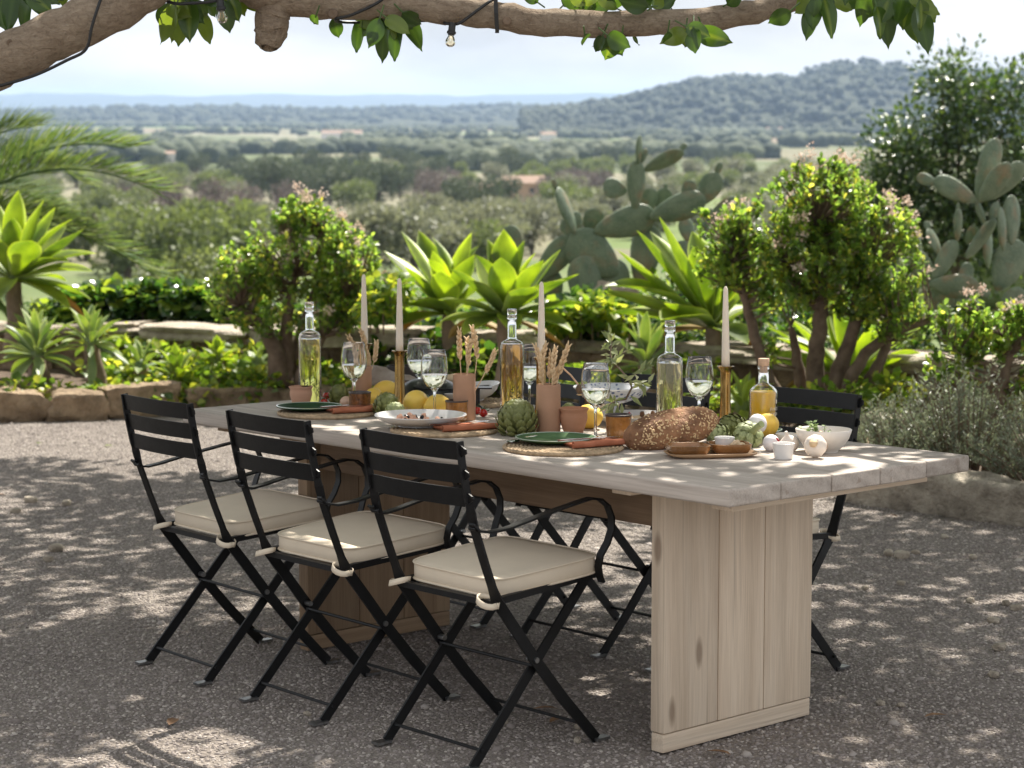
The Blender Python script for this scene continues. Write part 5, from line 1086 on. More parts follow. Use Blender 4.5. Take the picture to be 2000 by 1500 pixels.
c = at(878, 612, 13.8); agave('bright green foxtail agave left of the middle one', c, [(784, 452, .1), (818, 450, .25), (845, 490, -.1), (921, 455, .1), (926, 498, -.2), (790, 520, -.1), (755, 565, 0), (742, 600, -.2), (800, 590, -.45), (860, 530, -.4), (750, 490, .3), (770, 640, -.3)], 10, .60, .165, MT['agave'], 3, at(878, 735, 13.8), AG, 2, -.6)
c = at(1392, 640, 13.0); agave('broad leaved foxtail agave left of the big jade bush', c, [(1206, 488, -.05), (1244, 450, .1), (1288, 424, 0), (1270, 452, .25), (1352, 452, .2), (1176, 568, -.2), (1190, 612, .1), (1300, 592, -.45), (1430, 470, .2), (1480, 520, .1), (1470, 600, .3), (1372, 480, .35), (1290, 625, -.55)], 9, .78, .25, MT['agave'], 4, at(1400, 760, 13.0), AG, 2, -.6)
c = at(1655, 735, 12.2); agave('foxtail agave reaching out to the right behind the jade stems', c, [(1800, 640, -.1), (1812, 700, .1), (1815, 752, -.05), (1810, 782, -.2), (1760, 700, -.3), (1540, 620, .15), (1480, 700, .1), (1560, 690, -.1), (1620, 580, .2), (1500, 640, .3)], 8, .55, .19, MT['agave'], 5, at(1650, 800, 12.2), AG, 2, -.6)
SG = 'small pale agaves in the bed'
def small(u, v, Y, n, L, w, seed, lab, mat='agaveblue', tips=()):
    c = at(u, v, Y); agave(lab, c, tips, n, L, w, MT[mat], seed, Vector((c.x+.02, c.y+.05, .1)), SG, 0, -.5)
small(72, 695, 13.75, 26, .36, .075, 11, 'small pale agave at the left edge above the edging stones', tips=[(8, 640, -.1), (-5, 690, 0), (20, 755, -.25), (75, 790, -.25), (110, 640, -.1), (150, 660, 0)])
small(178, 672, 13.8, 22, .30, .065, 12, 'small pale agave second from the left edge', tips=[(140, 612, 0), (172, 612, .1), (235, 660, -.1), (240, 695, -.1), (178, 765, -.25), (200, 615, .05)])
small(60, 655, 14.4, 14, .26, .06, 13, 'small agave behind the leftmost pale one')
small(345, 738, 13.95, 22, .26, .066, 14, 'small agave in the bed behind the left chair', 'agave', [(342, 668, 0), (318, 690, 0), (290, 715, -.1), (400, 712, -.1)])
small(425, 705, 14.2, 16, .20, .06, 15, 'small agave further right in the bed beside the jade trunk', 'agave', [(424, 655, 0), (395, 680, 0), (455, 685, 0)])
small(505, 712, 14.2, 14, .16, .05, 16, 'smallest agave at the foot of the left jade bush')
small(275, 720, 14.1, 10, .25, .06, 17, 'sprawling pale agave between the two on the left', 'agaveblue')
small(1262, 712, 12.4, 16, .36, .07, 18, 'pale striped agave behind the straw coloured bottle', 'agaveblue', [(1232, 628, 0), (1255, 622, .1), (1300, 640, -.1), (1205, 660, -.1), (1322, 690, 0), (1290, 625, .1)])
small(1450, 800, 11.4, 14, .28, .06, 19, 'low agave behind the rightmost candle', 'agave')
# jade bushes
def jade(label, base, stems, crowns, tips, leafL, seed, flowers=0.06, group='jade bushes', trunk=.06):
    q_ = np.random.RandomState(seed); rr = random.Random(seed); t = thing('jade_bush', label, 'bush', base, 0, group); nodes = []
    for pts, r0, r1 in stems:
        P = [Vector(p)-base for p in pts]; n = len(P); out = []
        for i in range(n-1):
            for k in range(5): out.append(P[i].lerp(P[i+1], k/5)+Vector((rr.uniform(-1, 1), rr.uniform(-1, 1), 0))*.006)
        out.append(P[-1]); rad = [r0+(r1-r0)*i/(len(out)-1) for i in range(len(out))]
        B().tube(out, rad, 11).obj('stem', MT['jadebark'], t); nodes += out[len(out)//3:]
    T = []
    wts = np.array([c[1][0]*c[1][2] for c in crowns]); wts /= wts.sum()
    while len(T) < tips:
        cc, rd = crowns[q_.choice(len(crowns), p=wts)]; d = q_.normal(size=3); d /= np.linalg.norm(d); k = q_.rand()**.33
        if d[2] < -.5 and q_.rand() < .6: continue
        p = np.array(cc-base)+d*np.array(rd)*(.32+.68*k)
        if mnoise.noise(Vector(p*4.2)+Vector((seed, 0, 0))) < -.3: continue
        T.append(p)
    tw = B()
    NA = np.array([tuple(n) for n in nodes])
    for p in T:
        k = np.argmin(((NA-p)**2*np.array([1, 1, .6])).sum(1)+np.maximum(0, NA[:, 2]-p[2]+.05)*2); a = Vector(NA[k]); b = Vector(p); m_ = a.lerp(b, .55)+Vector((rr.uniform(-.02, .02), rr.uniform(-.02, .02), -.015))
        tw.tube([a, m_, b], [.006, .004, .0025], 5, False)
    tag(tw.obj('twigs', MT['jadebark'], t), kind='stuff')
    P_, D_, N_, L_, V_ = [], [], [], [], []; PF = []
    for p in T:
        p = np.array(p); n = q_.randint(9, 14); out = p/(np.linalg.norm(p)+1e-6); ax = out*.5+np.array([0, 0, .7])+q_.normal(size=3)*.3; tone = q_.rand()
        if p[2] > .0 and out[2]*1.0+mnoise.noise(Vector(p*3.5))*.8 > .95 and q_.rand() < flowers*2.0: PF.append(p+ax*.05)
        for j in range(n):
            d = q_.normal(size=3); d /= np.linalg.norm(d); d = d+ax*.55; off = ax*(-.055*q_.rand())
            P_.append(p+off); D_.append(d); N_.append(ax+q_.normal(size=3)*.35); L_.append(leafL*q_.uniform(.75, 1.2)); V_.append(min(1, max(0, .18+.5*tone+.3*q_.normal()+(.28 if q_.rand() < .06 else 0))))
    L_ = np.array(L_); o = meshobj('crown', leaves_mesh('crown', P_, D_, N_, L_, L_*.62, MT['jade'], 'spoon', np.array(V_), .3), t)
    o['kind'] = 'stuff'
    if PF:
        P_, D_, N_ = [], [], []
        for p in PF:
            for j in range(34): d = q_.normal(size=3)*.02; P_.append(p+d); D_.append(q_.normal(size=3)); N_.append(q_.normal(size=3))
        o = meshobj('blossoms', leaves_mesh('blossoms', P_, D_, N_, .02, .016, MT['blossom'], 'tri'), t); o['kind'] = 'stuff'
    return t
Y = 14.0; A = lambda u, v, y=0: at(u, v, Y+y)
jade('rounded jade bush with pale blossoms behind the leftmost bottle', A(548, 752), [([A(548, 756), A(540, 690), A(515, 640), A(470, 600)], .085, .02), ([A(556, 756), A(560, 690, .1), A(560, 620, .1), A(575, 540)], .08, .02), ([A(590, 756), A(605, 690), A(640, 640), A(690, 590)], .07, .018), ([A(570, 750, .1), A(590, 650, .2), A(620, 560, .2), A(640, 470, .2)], .06, .015), ([A(600, 750, -.1), A(612, 700, -.1), A(630, 660, -.1)], .05, .02)],
     [(A(585, 490), (.42, .42, .36)), (A(480, 570), (.30, .34, .24)), (A(680, 510), (.24, .30, .27)), (A(590, 420), (.17, .2, .16)), (A(585, 600), (.46, .4, .24)), (A(690, 590), (.2, .24, .2)), (A(480, 510), (.2, .24, .2))], 920, .042, 31, .07)
Y = 11.7
jade('tall many stemmed jade bush with dried blossoms behind the right chair', A(1610, 815), [([A(1595, 825), A(1590, 720), A(1600, 640), A(1605, 560), A(1600, 500), A(1592, 440)], .062, .022), ([A(1620, 825), A(1640, 720), A(1668, 640), A(1672, 590), A(1690, 530)], .058, .02), ([A(1545, 822), A(1495, 730), A(1470, 640), A(1448, 560), A(1430, 480)], .05, .014), ([A(1650, 825, -.1), A(1660, 740, -.1), A(1690, 690, -.1), A(1740, 650, -.1), A(1800, 630, -.1), A(1832, 622, -.1)], .045, .018), ([A(1675, 825), A(1700, 740), A(1730, 680), A(1740, 610)], .045, .02), ([A(1570, 822, .1), A(1560, 720, .1), A(1545, 640, .1)], .05, .02), ([A(1640, 825, .1), A(1640, 760, .1), A(1655, 690, .1)], .045, .025), ([A(1590, 605), A(1560, 560), A(1530, 510)], .02, .01)],
     [(A(1600, 400), (.36, .34, .27)), (A(1700, 450), (.30, .32, .22)), (A(1500, 440), (.30, .30, .18)), (A(1580, 500), (.52, .40, .22)), (A(1405, 435), (.16, .22, .13)), (A(1415, 515), (.20, .22, .16)), (A(1730, 530), (.24, .28, .22)), (A(1755, 620), (.20, .26, .16)), (A(1600, 338), (.17, .2, .10)), (A(1700, 590), (.22, .24, .16)), (A(1500, 690), (.07, .09, .08)), (A(1650, 560), (.26, .26, .16)), (A(1480, 500), (.24, .26, .16)), (A(1530, 570), (.22, .24, .13)), (A(1450, 470), (.2, .22, .14)), (A(1640, 480), (.3, .3, .2))], 1250, .040, 32, .08)
Y = 10.7
jade('low jade bush leaning in at the right edge above the rosemary', A(1962, 860), [([A(1962, 865), A(1950, 790), A(1962, 720), A(1970, 690), A(1960, 660)], .05, .02), ([A(1966, 700), A(1990, 670), A(2030, 640)], .03, .015), ([A(1955, 735), A(1925, 712), A(1890, 690), A(1850, 670)], .028, .012), ([A(1925, 640), A(1905, 608), A(1880, 600)], .02, .01)],
     [(A(1870, 620), (.14, .18, .08)), (A(1960, 640), (.16, .2, .12)), (A(1850, 690), (.15, .2, .12)), (A(2030, 640), (.2, .2, .2)), (A(2020, 760), (.16, .2, .16)), (A(1920, 590), (.10, .12, .05)), (A(1870, 730), (.10, .14, .10)), (A(1920, 670), (.14, .16, .10))], 260, .042, 33, .03)
# prickly pears
def padmesh(k):
    e = (.30, .36, .42)[k]; return B().ell((0, 0, .5), (e, .075, .5), 22, 16, None).raw([], []).mesh('pad', MT['cactus'], True)
def shape_pad(me):
    for v in me.vertices:
        s = v.co.z; v.co.x *= .62+.62*min(1, s*1.1)-.12*s; v.co.y *= 1.15-.35*s; v.co.y += .05*math.sin(3*v.co.x+1.2)*s
    return me
PM = [shape_pad(padmesh(k)) for k in range(3)]
def prickly(label, base, pads, Y, seed):
    q_ = random.Random(seed); t = thing('prickly_pear', label, 'cactus', base, 0, 'prickly pear cacti')
    for (u0, v0, u1, v1, hw, yaw, dy) in pads:
        a, b = at(u0, v0, Y+dy), at(u1, v1, Y+dy+q_.uniform(-.06, .06)); d = b-a; L = d.length*1.04; z_ = d.normalized(); n_ = Vector((0, -1, 0)); y_ = (n_-z_*n_.dot(z_)).normalized(); y_.rotate(Matrix.Rotation(R(yaw), 3, z_)); x_ = y_.cross(z_)
        M_ = Matrix((x_, y_, z_)).transposed().to_4x4(); M_.translation = a-base-z_*.012
        W = hw*2*Y/3900/(.74*max(.28, abs(math.cos(R(yaw))))); W = min(W, L*1.0)
        o = meshobj('pad', PM[q_.randrange(3)], t); o.matrix_basis = M_ @ Matrix.Diagonal((W, L*.9, L, 1))
        for e_ in range(q_.choice((0, 0, 0, 1)) if len(pads) > 3 else 0):      # young pads on the rim
            a_ = q_.uniform(-.9, .9); d2 = (z_*math.cos(a_)+x_*math.sin(a_)+Vector((0, q_.uniform(-.35, .35), .15))).normalized(); p2 = b-base-z_*L*.08*abs(a_)+x_*math.sin(a_)*W*.33; L2 = L*q_.uniform(.22, .5); n2 = Vector((q_.uniform(-.8, .8), -1, 0)); y2 = (n2-d2*n2.dot(d2)).normalized(); M2 = Matrix((y2.cross(d2), y2, d2)).transposed().to_4x4(); M2.translation = p2-d2*(.02+L2*.08)
            meshobj('pad', PM[q_.randrange(3)], t).matrix_basis = M2 @ Matrix.Diagonal((L2*q_.uniform(.7, .95), L2, L2, 1))
    return t
Y = 15.2
prickly('prickly pear cactus standing in the middle against the valley', at(1180, 640, Y), [(1247, 320, 1247, 262, 9, 62, 0), (1260, 332, 1334, 294, 17, 30, .02), (1240, 408, 1243, 313, 24, 5, 0), (1222, 372, 1176, 364, 24, 10, .05), (1163, 452, 1278, 418, 34, 8, 0), (1272, 424, 1376, 388, 26, 12, -.02), (1368, 398, 1402, 338, 25, 0, .08), (1340, 388, 1350, 350, 15, 20, .02), (1262, 418, 1270, 366, 17, 15, .15), (1290, 414, 1300, 366, 22, 5, .2), (1122, 455, 1088, 367, 12, 52, 0), (1128, 452, 1118, 412, 17, 25, .1), (1150, 452, 1166, 406, 22, 10, .12), (1205, 535, 1112, 462, 40, 0, 0), (1050, 545, 1118, 464, 30, 15, .03), (1012, 515, 992, 440, 28, 18, .1), (1140, 600, 1142, 500, 32, 10, -.05), (1385, 432, 1445, 390, 22, 15, .1), (1350, 475, 1333, 424, 18, 30, .2), (1190, 620, 1196, 505, 36, 25, .1), (1075, 610, 1060, 520, 32, -12, .1), (1370, 470, 1400, 420, 20, -25, .15), (1250, 560, 1270, 440, 40, -10, .12), (1340, 560, 1330, 470, 36, 10, .15), (1170, 660, 1160, 560, 40, 0, 0)], Y, 1)
Y = 13.9
prickly('large prickly pear cactus at the right edge', at(1900, 700, Y), [(1911, 388, 1945, 272, 30, 8, .05), (1914, 392, 1972, 318, 27, 10, -.06), (1930, 388, 1998, 318, 28, 12, .02), (1904, 392, 1824, 350, 27, 5, -.03), (1925, 445, 1905, 388, 9, 0, 0), (1870, 468, 1870, 406, 12, 40, .1), (1960, 488, 1951, 404, 14, 45, -.08), (1976, 475, 1974, 382, 18, 20, .0), (1888, 502, 1942, 428, 17, 45, -.05), (1890, 474, 1906, 440, 17, 10, .1), (1836, 498, 1810, 446, 13, 40, 0), (1824, 545, 1866, 470, 25, 10, -.05), (1820, 560, 1784, 490, 22, -15, 0), (1818, 555, 1912, 562, 23, 5, -.08), (1948, 565, 1990, 470, 38, 5, 0), (1880, 565, 1892, 512, 26, 15, .05), (1796, 495, 1788, 446, 8, 60, .1), (1958, 645, 1990, 560, 34, 12, -.05), (1900, 640, 1880, 560, 34, 10, 0), (1850, 630, 1835, 550, 28, -15, .05), (2010, 560, 2040, 470, 32, 5, .1), (1930, 700, 1920, 620, 36, 0, 0), (1930, 520, 1925, 440, 20, 55, .1), (1870, 720, 1862, 630, 34, 12, .0), (1990, 720, 1985, 630, 36, 10, .05), (1910, 800, 1914, 690, 40, 5, .05)], Y, 2)
prickly('single upright prickly pear pad behind the rosemary', at(1915, 805, 11.2), [(1915, 805, 1916, 712, 18, 8, 0), (1888, 800, 1893, 715, 15, 60, .15)], 11.2, 3)
# hedge of ivy, ground cover, rosemary
def cloud(name, label, cat, boxes, mat, tmpl, size, asp, seed, up=.5, kind=None, group=None):
    q_ = np.random.RandomState(seed); P_, D_, N_ = [], [], []; c0 = boxes[0][0]
    for c, r, n in boxes:
        d = q_.normal(size=(n, 3)); d /= np.linalg.norm(d, axis=1, keepdims=True); p = np.array(c)+d*np.array(r)*(q_.rand(n, 1)**.4); P_.append(p); D_.append(d+q_.normal(size=(n, 3))*.5+np.array([0, -.1, -.25])); N_.append(d*.5+q_.normal(size=(n, 3))*.35+np.array([0, -.15, up]))
    P_, D_, N_ = map(np.concatenate, (P_, D_, N_)); L_ = size*q_.uniform(.7, 1.25, len(P_)); b = Vector((c0[0], c0[1], min(P_[:, 2])))
    t = thing(name, label, cat, b, 0, group); o = meshobj('foliage', leaves_mesh('foliage', P_-np.array(b), D_, N_, L_, L_*asp, MT[mat], tmpl, None, .2), t); o['kind'] = 'stuff'
    sb = B(); k = 0
    for c, r, n in boxes:
        for i in range(6): a = Vector(c)-b+Vector((q_.uniform(-.6, .6)*r[0], q_.uniform(-.6, .6)*r[1], -r[2]*.9)); sb.tube([a-Vector((0, 0, .1)), a+Vector((0, 0, r[2])), a+Vector((q_.uniform(-.1, .1), 0, r[2]*1.6))], [.007, .005, .002], 5)
    tag(sb.obj('stems', MT['jadebark'], t), kind='stuff'); return t
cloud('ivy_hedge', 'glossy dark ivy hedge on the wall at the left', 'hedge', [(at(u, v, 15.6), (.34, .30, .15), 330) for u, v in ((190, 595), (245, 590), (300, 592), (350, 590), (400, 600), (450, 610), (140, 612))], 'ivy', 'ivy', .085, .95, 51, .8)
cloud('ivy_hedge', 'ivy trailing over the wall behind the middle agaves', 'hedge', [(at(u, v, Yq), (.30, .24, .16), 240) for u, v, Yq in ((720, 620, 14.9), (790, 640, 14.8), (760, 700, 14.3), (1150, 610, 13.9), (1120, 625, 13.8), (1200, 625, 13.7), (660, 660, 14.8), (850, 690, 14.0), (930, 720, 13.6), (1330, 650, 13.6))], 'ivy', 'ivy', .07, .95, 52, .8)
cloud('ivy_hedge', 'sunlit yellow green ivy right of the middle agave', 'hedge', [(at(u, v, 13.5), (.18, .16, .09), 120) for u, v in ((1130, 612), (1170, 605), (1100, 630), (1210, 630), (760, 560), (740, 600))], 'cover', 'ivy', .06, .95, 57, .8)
cloud('ground_cover', 'yellow green ground cover in the bed behind the left chairs', 'ground cover', [(at(u, v, Yq), (.24, .2, .07), 110) for u, v, Yq in ((260, 735, 14.2), (330, 745, 14.0), (400, 740, 14.0), (460, 735, 14.0), (500, 745, 13.95), (440, 715, 14.3), (220, 720, 14.3), (200, 765, 13.55), (290, 778, 13.55), (350, 775, 13.65), (420, 770, 13.75), (480, 768, 13.8), (30, 760, 13.4), (110, 770, 13.45), (250, 680, 14.7), (330, 690, 14.6), (480, 690, 14.5), (560, 700, 14.5), (620, 720, 14.2), (220, 660, 14.9), (380, 705, 14.4), (300, 760, 13.8), (660, 750, 13.8), (720, 740, 13.7))], 'cover', 'ivy', .055, .9, 53, .6)
cloud('ground_cover', 'low green plants at the foot of the right jade bush', 'ground cover', [(at(u, v, Yq), (.20, .2, .08), 130) for u, v, Yq in ((1560, 790, 11.4), (1610, 790, 11.3), (1690, 790, 11.3), (1740, 760, 11.5), (1460, 780, 11.8), (1400, 770, 12.2), (1350, 720, 12.6), (1250, 740, 12.6), (1640, 770, 11.2), (1150, 740, 12.8), (1080, 740, 13.0))], 'cover', 'ivy', .05, .8, 54, .6)
cloud('evergreen_shrub', 'dark green shrubs crowded behind the wall on the right', 'shrub', [(at(u, v, Yq), (.42, .35, .28), 420) for u, v, Yq in ((1460, 560, 15.3), (1560, 590, 15.0), (1650, 600, 14.6), (1740, 640, 14.2), (1820, 680, 13.8), (1500, 640, 14.6), (1600, 680, 14.2), (1700, 700, 13.8), (1380, 600, 15.2), (1300, 590, 15.4), (1960, 720, 13.0))], 'ivy', 'leaf', .09, .5, 58, .7)
cloud('evergreen_shrub', 'dark green shrubs behind the wall between the left jade and the agaves', 'shrub', [(at(u, v, Yq), (.36, .3, .2), 300) for u, v, Yq in ((700, 590, 15.6), (640, 620, 15.5), (540, 620, 15.7), (780, 600, 15.5), (860, 640, 15.1), (950, 650, 14.9), (1040, 640, 14.8), (470, 630, 15.7))], 'ivy', 'leaf', .085, .5, 59, .7)
def rosemary(label, c, r, h, n, seed):
    q_ = np.random.RandomState(seed); b = Vector((c[0], c[1], .05)); t = thing('rosemary_bush', label, 'bush', b, 0, 'rosemary bushes on the right'); st = B(); P_, D_, N_, L_, V_ = [], [], [], [], []
    for i in range(n):
        a, rr = q_.uniform(0, 6.283), r*math.sqrt(q_.rand()); x, y = math.cos(a)*rr*1.25, math.sin(a)*rr; H = h*(1-.5*(rr/r)**2)*q_.uniform(.6, 1.1); lean = np.array([x*.7+q_.normal()*.06, y*.7+q_.normal()*.06, 0])
        p0, p1 = np.array([x*.55, y*.55, .0]), np.array([x, y, H])+lean*.3; tone = q_.rand()*.5
        st.tube([p0, (p0+p1)/2+np.array([0, 0, .03]), p1], [.004, .003, .001], 4, False)
        for k in range(34):
            s = .25+.75*k/33; p = p0+(p1-p0)*s+np.array([0, 0, .03*4*s*(1-s)*.5]); d = q_.normal(size=3); d[2] = abs(d[2])*.6+.5; P_.append(p); D_.append(d); N_.append(q_.normal(size=3)); L_.append(.030*q_.uniform(.7, 1.2)); V_.append(min(1, tone+.5*q_.rand()*s))
    tag(st.obj('stems', MT['jadebark'], t), kind='stuff'); L_ = np.array(L_); o = meshobj('foliage', leaves_mesh('foliage', P_, D_, N_, L_, L_*.24, MT['rosemary'], 'leaf', np.array(V_)), t); o['kind'] = 'stuff'
rosemary('grey green rosemary bush nearest the table corner', (1.93, 10.05), .26, .40, 120, 1); rosemary('grey green rosemary bush tallest of the three', (2.28, 9.95), .32, .58, 190, 2); rosemary('grey green rosemary bush at the right edge behind the kerb', (2.65, 9.45), .34, .46, 190, 3)
rosemary('grey green rosemary bush low behind the other two', (2.2, 10.5), .3, .45, 120, 4)
# palm at the left
pc = at(-190, 500, 17.5); palm = thing('palm_tree', 'date palm whose arching fronds reach in from the left edge', 'tree', Vector((pc.x, pc.y, -1.2)), 0)
po = palm.location.copy(); B().tube([(0, 0, -.3), (0, 0, .8), pc-po], [.22, .19, .2], 14).obj('trunk', MT['palebark'], palm)
def frond(end, rise, seed, wid=.46):
    q_ = np.random.RandomState(seed); a = pc; d = end-a; P = [a+d*s+Vector((0, 0, rise*4*s*(1-s))) for s in np.linspace(0, 1, 16)]
    o = B().tube([p-po for p in P], [.014*(1-.8*i/15)+.003 for i in range(16)], 6).obj('frond', MT['palm'], palm); at_ = o.data.attributes.new('var', 'FLOAT', 'POINT')
    P_, D_, N_, L_ = [], [], [], []
    for i in range(120):
        s = .12+.88*i/119; k = min(14.99, s*15); p = P[int(k)].lerp(P[int(k)+1], k % 1); tg = (P[int(k)+1]-P[int(k)]).normalized(); sd_ = tg.cross(Vector((0, 0, 1))).normalized(); up = sd_.cross(tg)
        for sg in (-1, 1):
            P_.append(p-po); D_.append(tg*(.75+s*.5)+sd_*sg*.75+up*(.55+.2*q_.normal())); N_.append(up+sd_*sg*.4); L_.append(wid*(1-.55*abs(s-.4))*q_.uniform(.85, 1.1))
    L_ = np.array(L_); m_ = meshobj('leaflets', leaves_mesh('leaflets', P_, D_, N_, L_, .034+0*L_, MT['palm'], 'leaf', np.clip(q_.rand(len(P_)), 0, 1), .15), o); m_['kind'] = 'stuff'
for i, (u, v, Yq, rise) in enumerate(((245, 290, 17.3, .35), (300, 372, 17.0, .42), (335, 565, 17.0, .42), (150, 350, 18.2, .5), (180, 470, 16.8, .3), (60, 250, 17.8, .3), (-60, 160, 17.5, .3), (-500, 300, 17.5, .4), (-600, 500, 17, .4), (-350, 300, 18.5, .5), (120, 420, 18.6, .4), (-100, 640, 16.5, .2), (30, 640, 17.2, .3))):
    frond(at(u, v, Yq), rise, 80+i)
# ------------------------------------------------------------------ the valley beyond, in level coordinates
DZ = [0, 10, 14, 20, 30, 60, 120, 195, 290, 400, 700, 1200, 2500, 5000, 9000, 16000]; DD_ = [4.5, 4.5, 4.5, 4.9, 5.4, 6.9, 10.6, 14.2, 16.2, 19, 22.5, 26.5, 33, 38, 40, 40]
def vz(x, y):
    r = math.hypot(x*.35, y) if y > 0 else abs(y); d = float(np.interp(max(0, y), DZ, DD_))
    a = min(1.0, y/600) if y > 0 else 0
    return CAM_H-d+(a*1.2)*mnoise.noise(Vector((x*.012, y*.012, 2)))+a*2.0*mnoise.noise(Vector((x*.0025, y*.0025, 4)))
ys = np.concatenate([[-60, -20, 0], np.geomspace(8, 12300, 120)])
V = []; nx = 90
for y in ys:
    hw = max(60, .62*abs(y)+60)
    for i in range(nx): x = -hw+2*hw*i/(nx-1); V.append((x, y, vz(x, y)))
F = [(j*nx+i, j*nx+i+1, (j+1)*nx+i+1, (j+1)*nx+i) for j in range(len(ys)-1) for i in range(nx-1)]
o = B().raw(V, F).obj('valley_ground', MT['fields'], None, True); o['kind'] = 'structure'
def ridge(name, prof, Z, depth, mat, rough, seed, base=None):    # prof: (u, v) of the crest seen at distance Z
    us = np.linspace(prof[0][0], prof[-1][0], 160); vs_ = np.interp(us, [p[0] for p in prof], [p[1] for p in prof]); V = []; m_ = 12
    for u, v in zip(us, vs_):
        c = far(u, v, Z); zb = (CAM_H-38 if base is None else base); 
        for k in range(m_):
            s = k/(m_-1); y = Z-depth*(1-s) if k < m_-1 else Z; x = c.x*(y/Z)
            e = s*s*(3-2*s); z = zb+(c.z-zb)*e+rough*mnoise.noise(Vector((x*.006, y*.006, seed)))*(.3+s)
            V.append((x, y, z))
        V.append((c.x*1.05, Z+depth*.6, zb))
    m_ += 1; n_ = len(us); F = [(i*m_+k, (i+1)*m_+k, (i+1)*m_+k+1, i*m_+k+1) for i in range(n_-1) for k in range(m_-1)]
    o = B().raw(V, F).obj(name, mat, None, True); o['kind'] = 'structure'; return o, V, m_
FAR_PROF = [(-900, 186), (0, 184), (120, 182), (260, 186), (400, 188), (520, 183), (640, 186), (760, 184), (900, 187), (1050, 184), (1200, 182), (1400, 184), (1700, 184), (2900, 186)]
ridge('far_hills', FAR_PROF, 11000, 1700, MT['farhill'], 10, 1)
MID = [(-900, 216), (-100, 214), (120, 216), (250, 208), (380, 210), (520, 211), (640, 216), (760, 210), (900, 212), (1000, 207), (1120, 209), (1300, 206), (1500, 206), (2000, 208), (2900, 210)]
_, midV, mM = ridge('wooded_rise', MID, 4300, 1500, MT['farhill'], 4, 2, CAM_H-36)
HILL = [(1020, 216), (1120, 208), (1200, 196), (1250, 187), (1300, 172), (1360, 160), (1420, 155), (1500, 154), (1560, 154), (1600, 141), (1650, 133), (1720, 134), (1800, 138), (1900, 140), (2000, 142), (2300, 150), (2800, 190)]
_, hillV, hM = ridge('wooded_hill', HILL, 2700, 950, MT['farhill'], 3, 3, CAM_H-31)
def blobs(name, label, pts, rad, mat, seed, squash=.8, tris=1):   # a wood far off: many rounded tree crowns in one mass
    bm = bmesh.new(); bmesh.ops.create_icosphere(bm, subdivisions=tris, radius=1); base = np.array([v.co[:] for v in bm.verts]); fc = np.array([[v.index for v in f.verts] for f in bm.faces]); bm.free()
    q_ = np.random.RandomState(seed); n = len(pts); k = len(base); P = np.array(pts); r = np.asarray(rad)*q_.uniform(.6, 1.4, n)
    V = P[:, None, :]+base[None]*r[:, None, None]*q_.uniform(.75, 1.25, (n, k, 1))*np.array([1, 1, squash]); V = V.reshape(-1, 3); Fc = (fc[None]+(np.arange(n)*k)[:, None, None]).reshape(-1, 3)
    me = bpy.data.meshes.new(name); me.from_pydata(V.tolist(), [], Fc.tolist()); me.shade_smooth()
    at_ = me.attributes.new('var', 'FLOAT', 'POINT'); at_.data.foreach_set('value', np.repeat(q_.rand(n), k).astype(np.float32)*.8+.1*q_.rand(n*k).astype(np.float32)); me.materials.append(MT[mat])
    o = meshobj(name, me); tag(o, label, 'wood', None, 'stuff'); return o
q_ = np.random.RandomState(5)
def on_ridge(V, m_, n, lo, hi, cols=160):
    out = []
    for _ in range(n):
        i, k = q_.randint(0, cols-1), q_.uniform(lo, hi)*(m_-2); a, b = V[i*m_+int(k)], V[(i+1)*m_+min(m_-2, int(k)+1)]; f = q_.rand(); out.append([a[j]+(b[j]-a[j])*(f if j != 2 else k % 1) for j in range(3)])
    return out
blobs('hill_wood', 'pine wood covering the hazy hill on the right', on_ridge(hillV, hM, 4200, .12, 1.0), 5.6, 'farwood', 1, .9)
crest = [far(u, v, 2700) for u, v in ((1590, 136), (1612, 128), (1628, 130), (1648, 124), (1662, 130), (1690, 122), (1708, 121), (1716, 128), (1742, 128), (1760, 133), (1500, 151), (1425, 152), (1360, 156), (1570, 151))]
cp_ = [];
for c in crest:
    for j in range(9): cp_.append([c.x+q_.normal()*5, c.y+q_.normal()*5, c.z+q_.normal()*2.5])
blobs('crest_pines', 'umbrella pines on the crest of the hazy hill', cp_, 4.2, 'farwood', 9, .8)
blobs('rise_wood', 'dark wood covering the low rise across the valley', on_ridge(midV, mM, 2600, .35, 1.0), 9, 'farwood', 2, .8)
pts = []
for (u0, v0, u1, Z, n, sp) in ((0, 262, 330, 1500, 60, 30), (330, 300, 800, 1050, 130, 25), (780, 290, 1250, 1000, 170, 55), (1180, 298, 1480, 950, 110, 22), (1380, 262, 1700, 1900, 80, 20), (780, 330, 1120, 760, 60, 40), (550, 248, 1300, 2600, 160, 60), (0, 318, 420, 820, 50, 30), (1250, 285, 1900, 1300, 110, 40), (1100, 265, 1500, 1700, 90, 60), (700, 268, 1000, 1500, 60, 30), (-300, 300, 0, 900, 60, 40), (-200, 240, 700, 3000, 200, 90), (-200, 252, 600, 2200, 120, 60), (600, 258, 1300, 2200, 150, 80), (-100, 275, 350, 1300, 70, 30), (150, 285, 420, 1150, 40, 30), (1250, 240, 1950, 2300, 160, 60)):
    a, b = far(u0, v0, Z), far(u1, v0, Z)
    for _ in range(n):
        f = q_.rand(); x, y = a.x+(b.x-a.x)*f+q_.normal()*8, Z+q_.normal()*sp; pts.append([x, y, vz(x, y)+2.5])
blobs('valley_hedgerows', 'hazy tree lines between the valley fields', pts, 4.6, 'hedgerow', 3, .85, 2)
pts = []
for _ in range(620):
    Z = math.exp(q_.uniform(math.log(70), math.log(900))); u = q_.uniform(-900, -90) if q_.rand() < .5 else q_.uniform(1760, 2900)
    x = (u-1000)/3900*Z; pts.append([x, Z, vz(x, Z)+1.3])
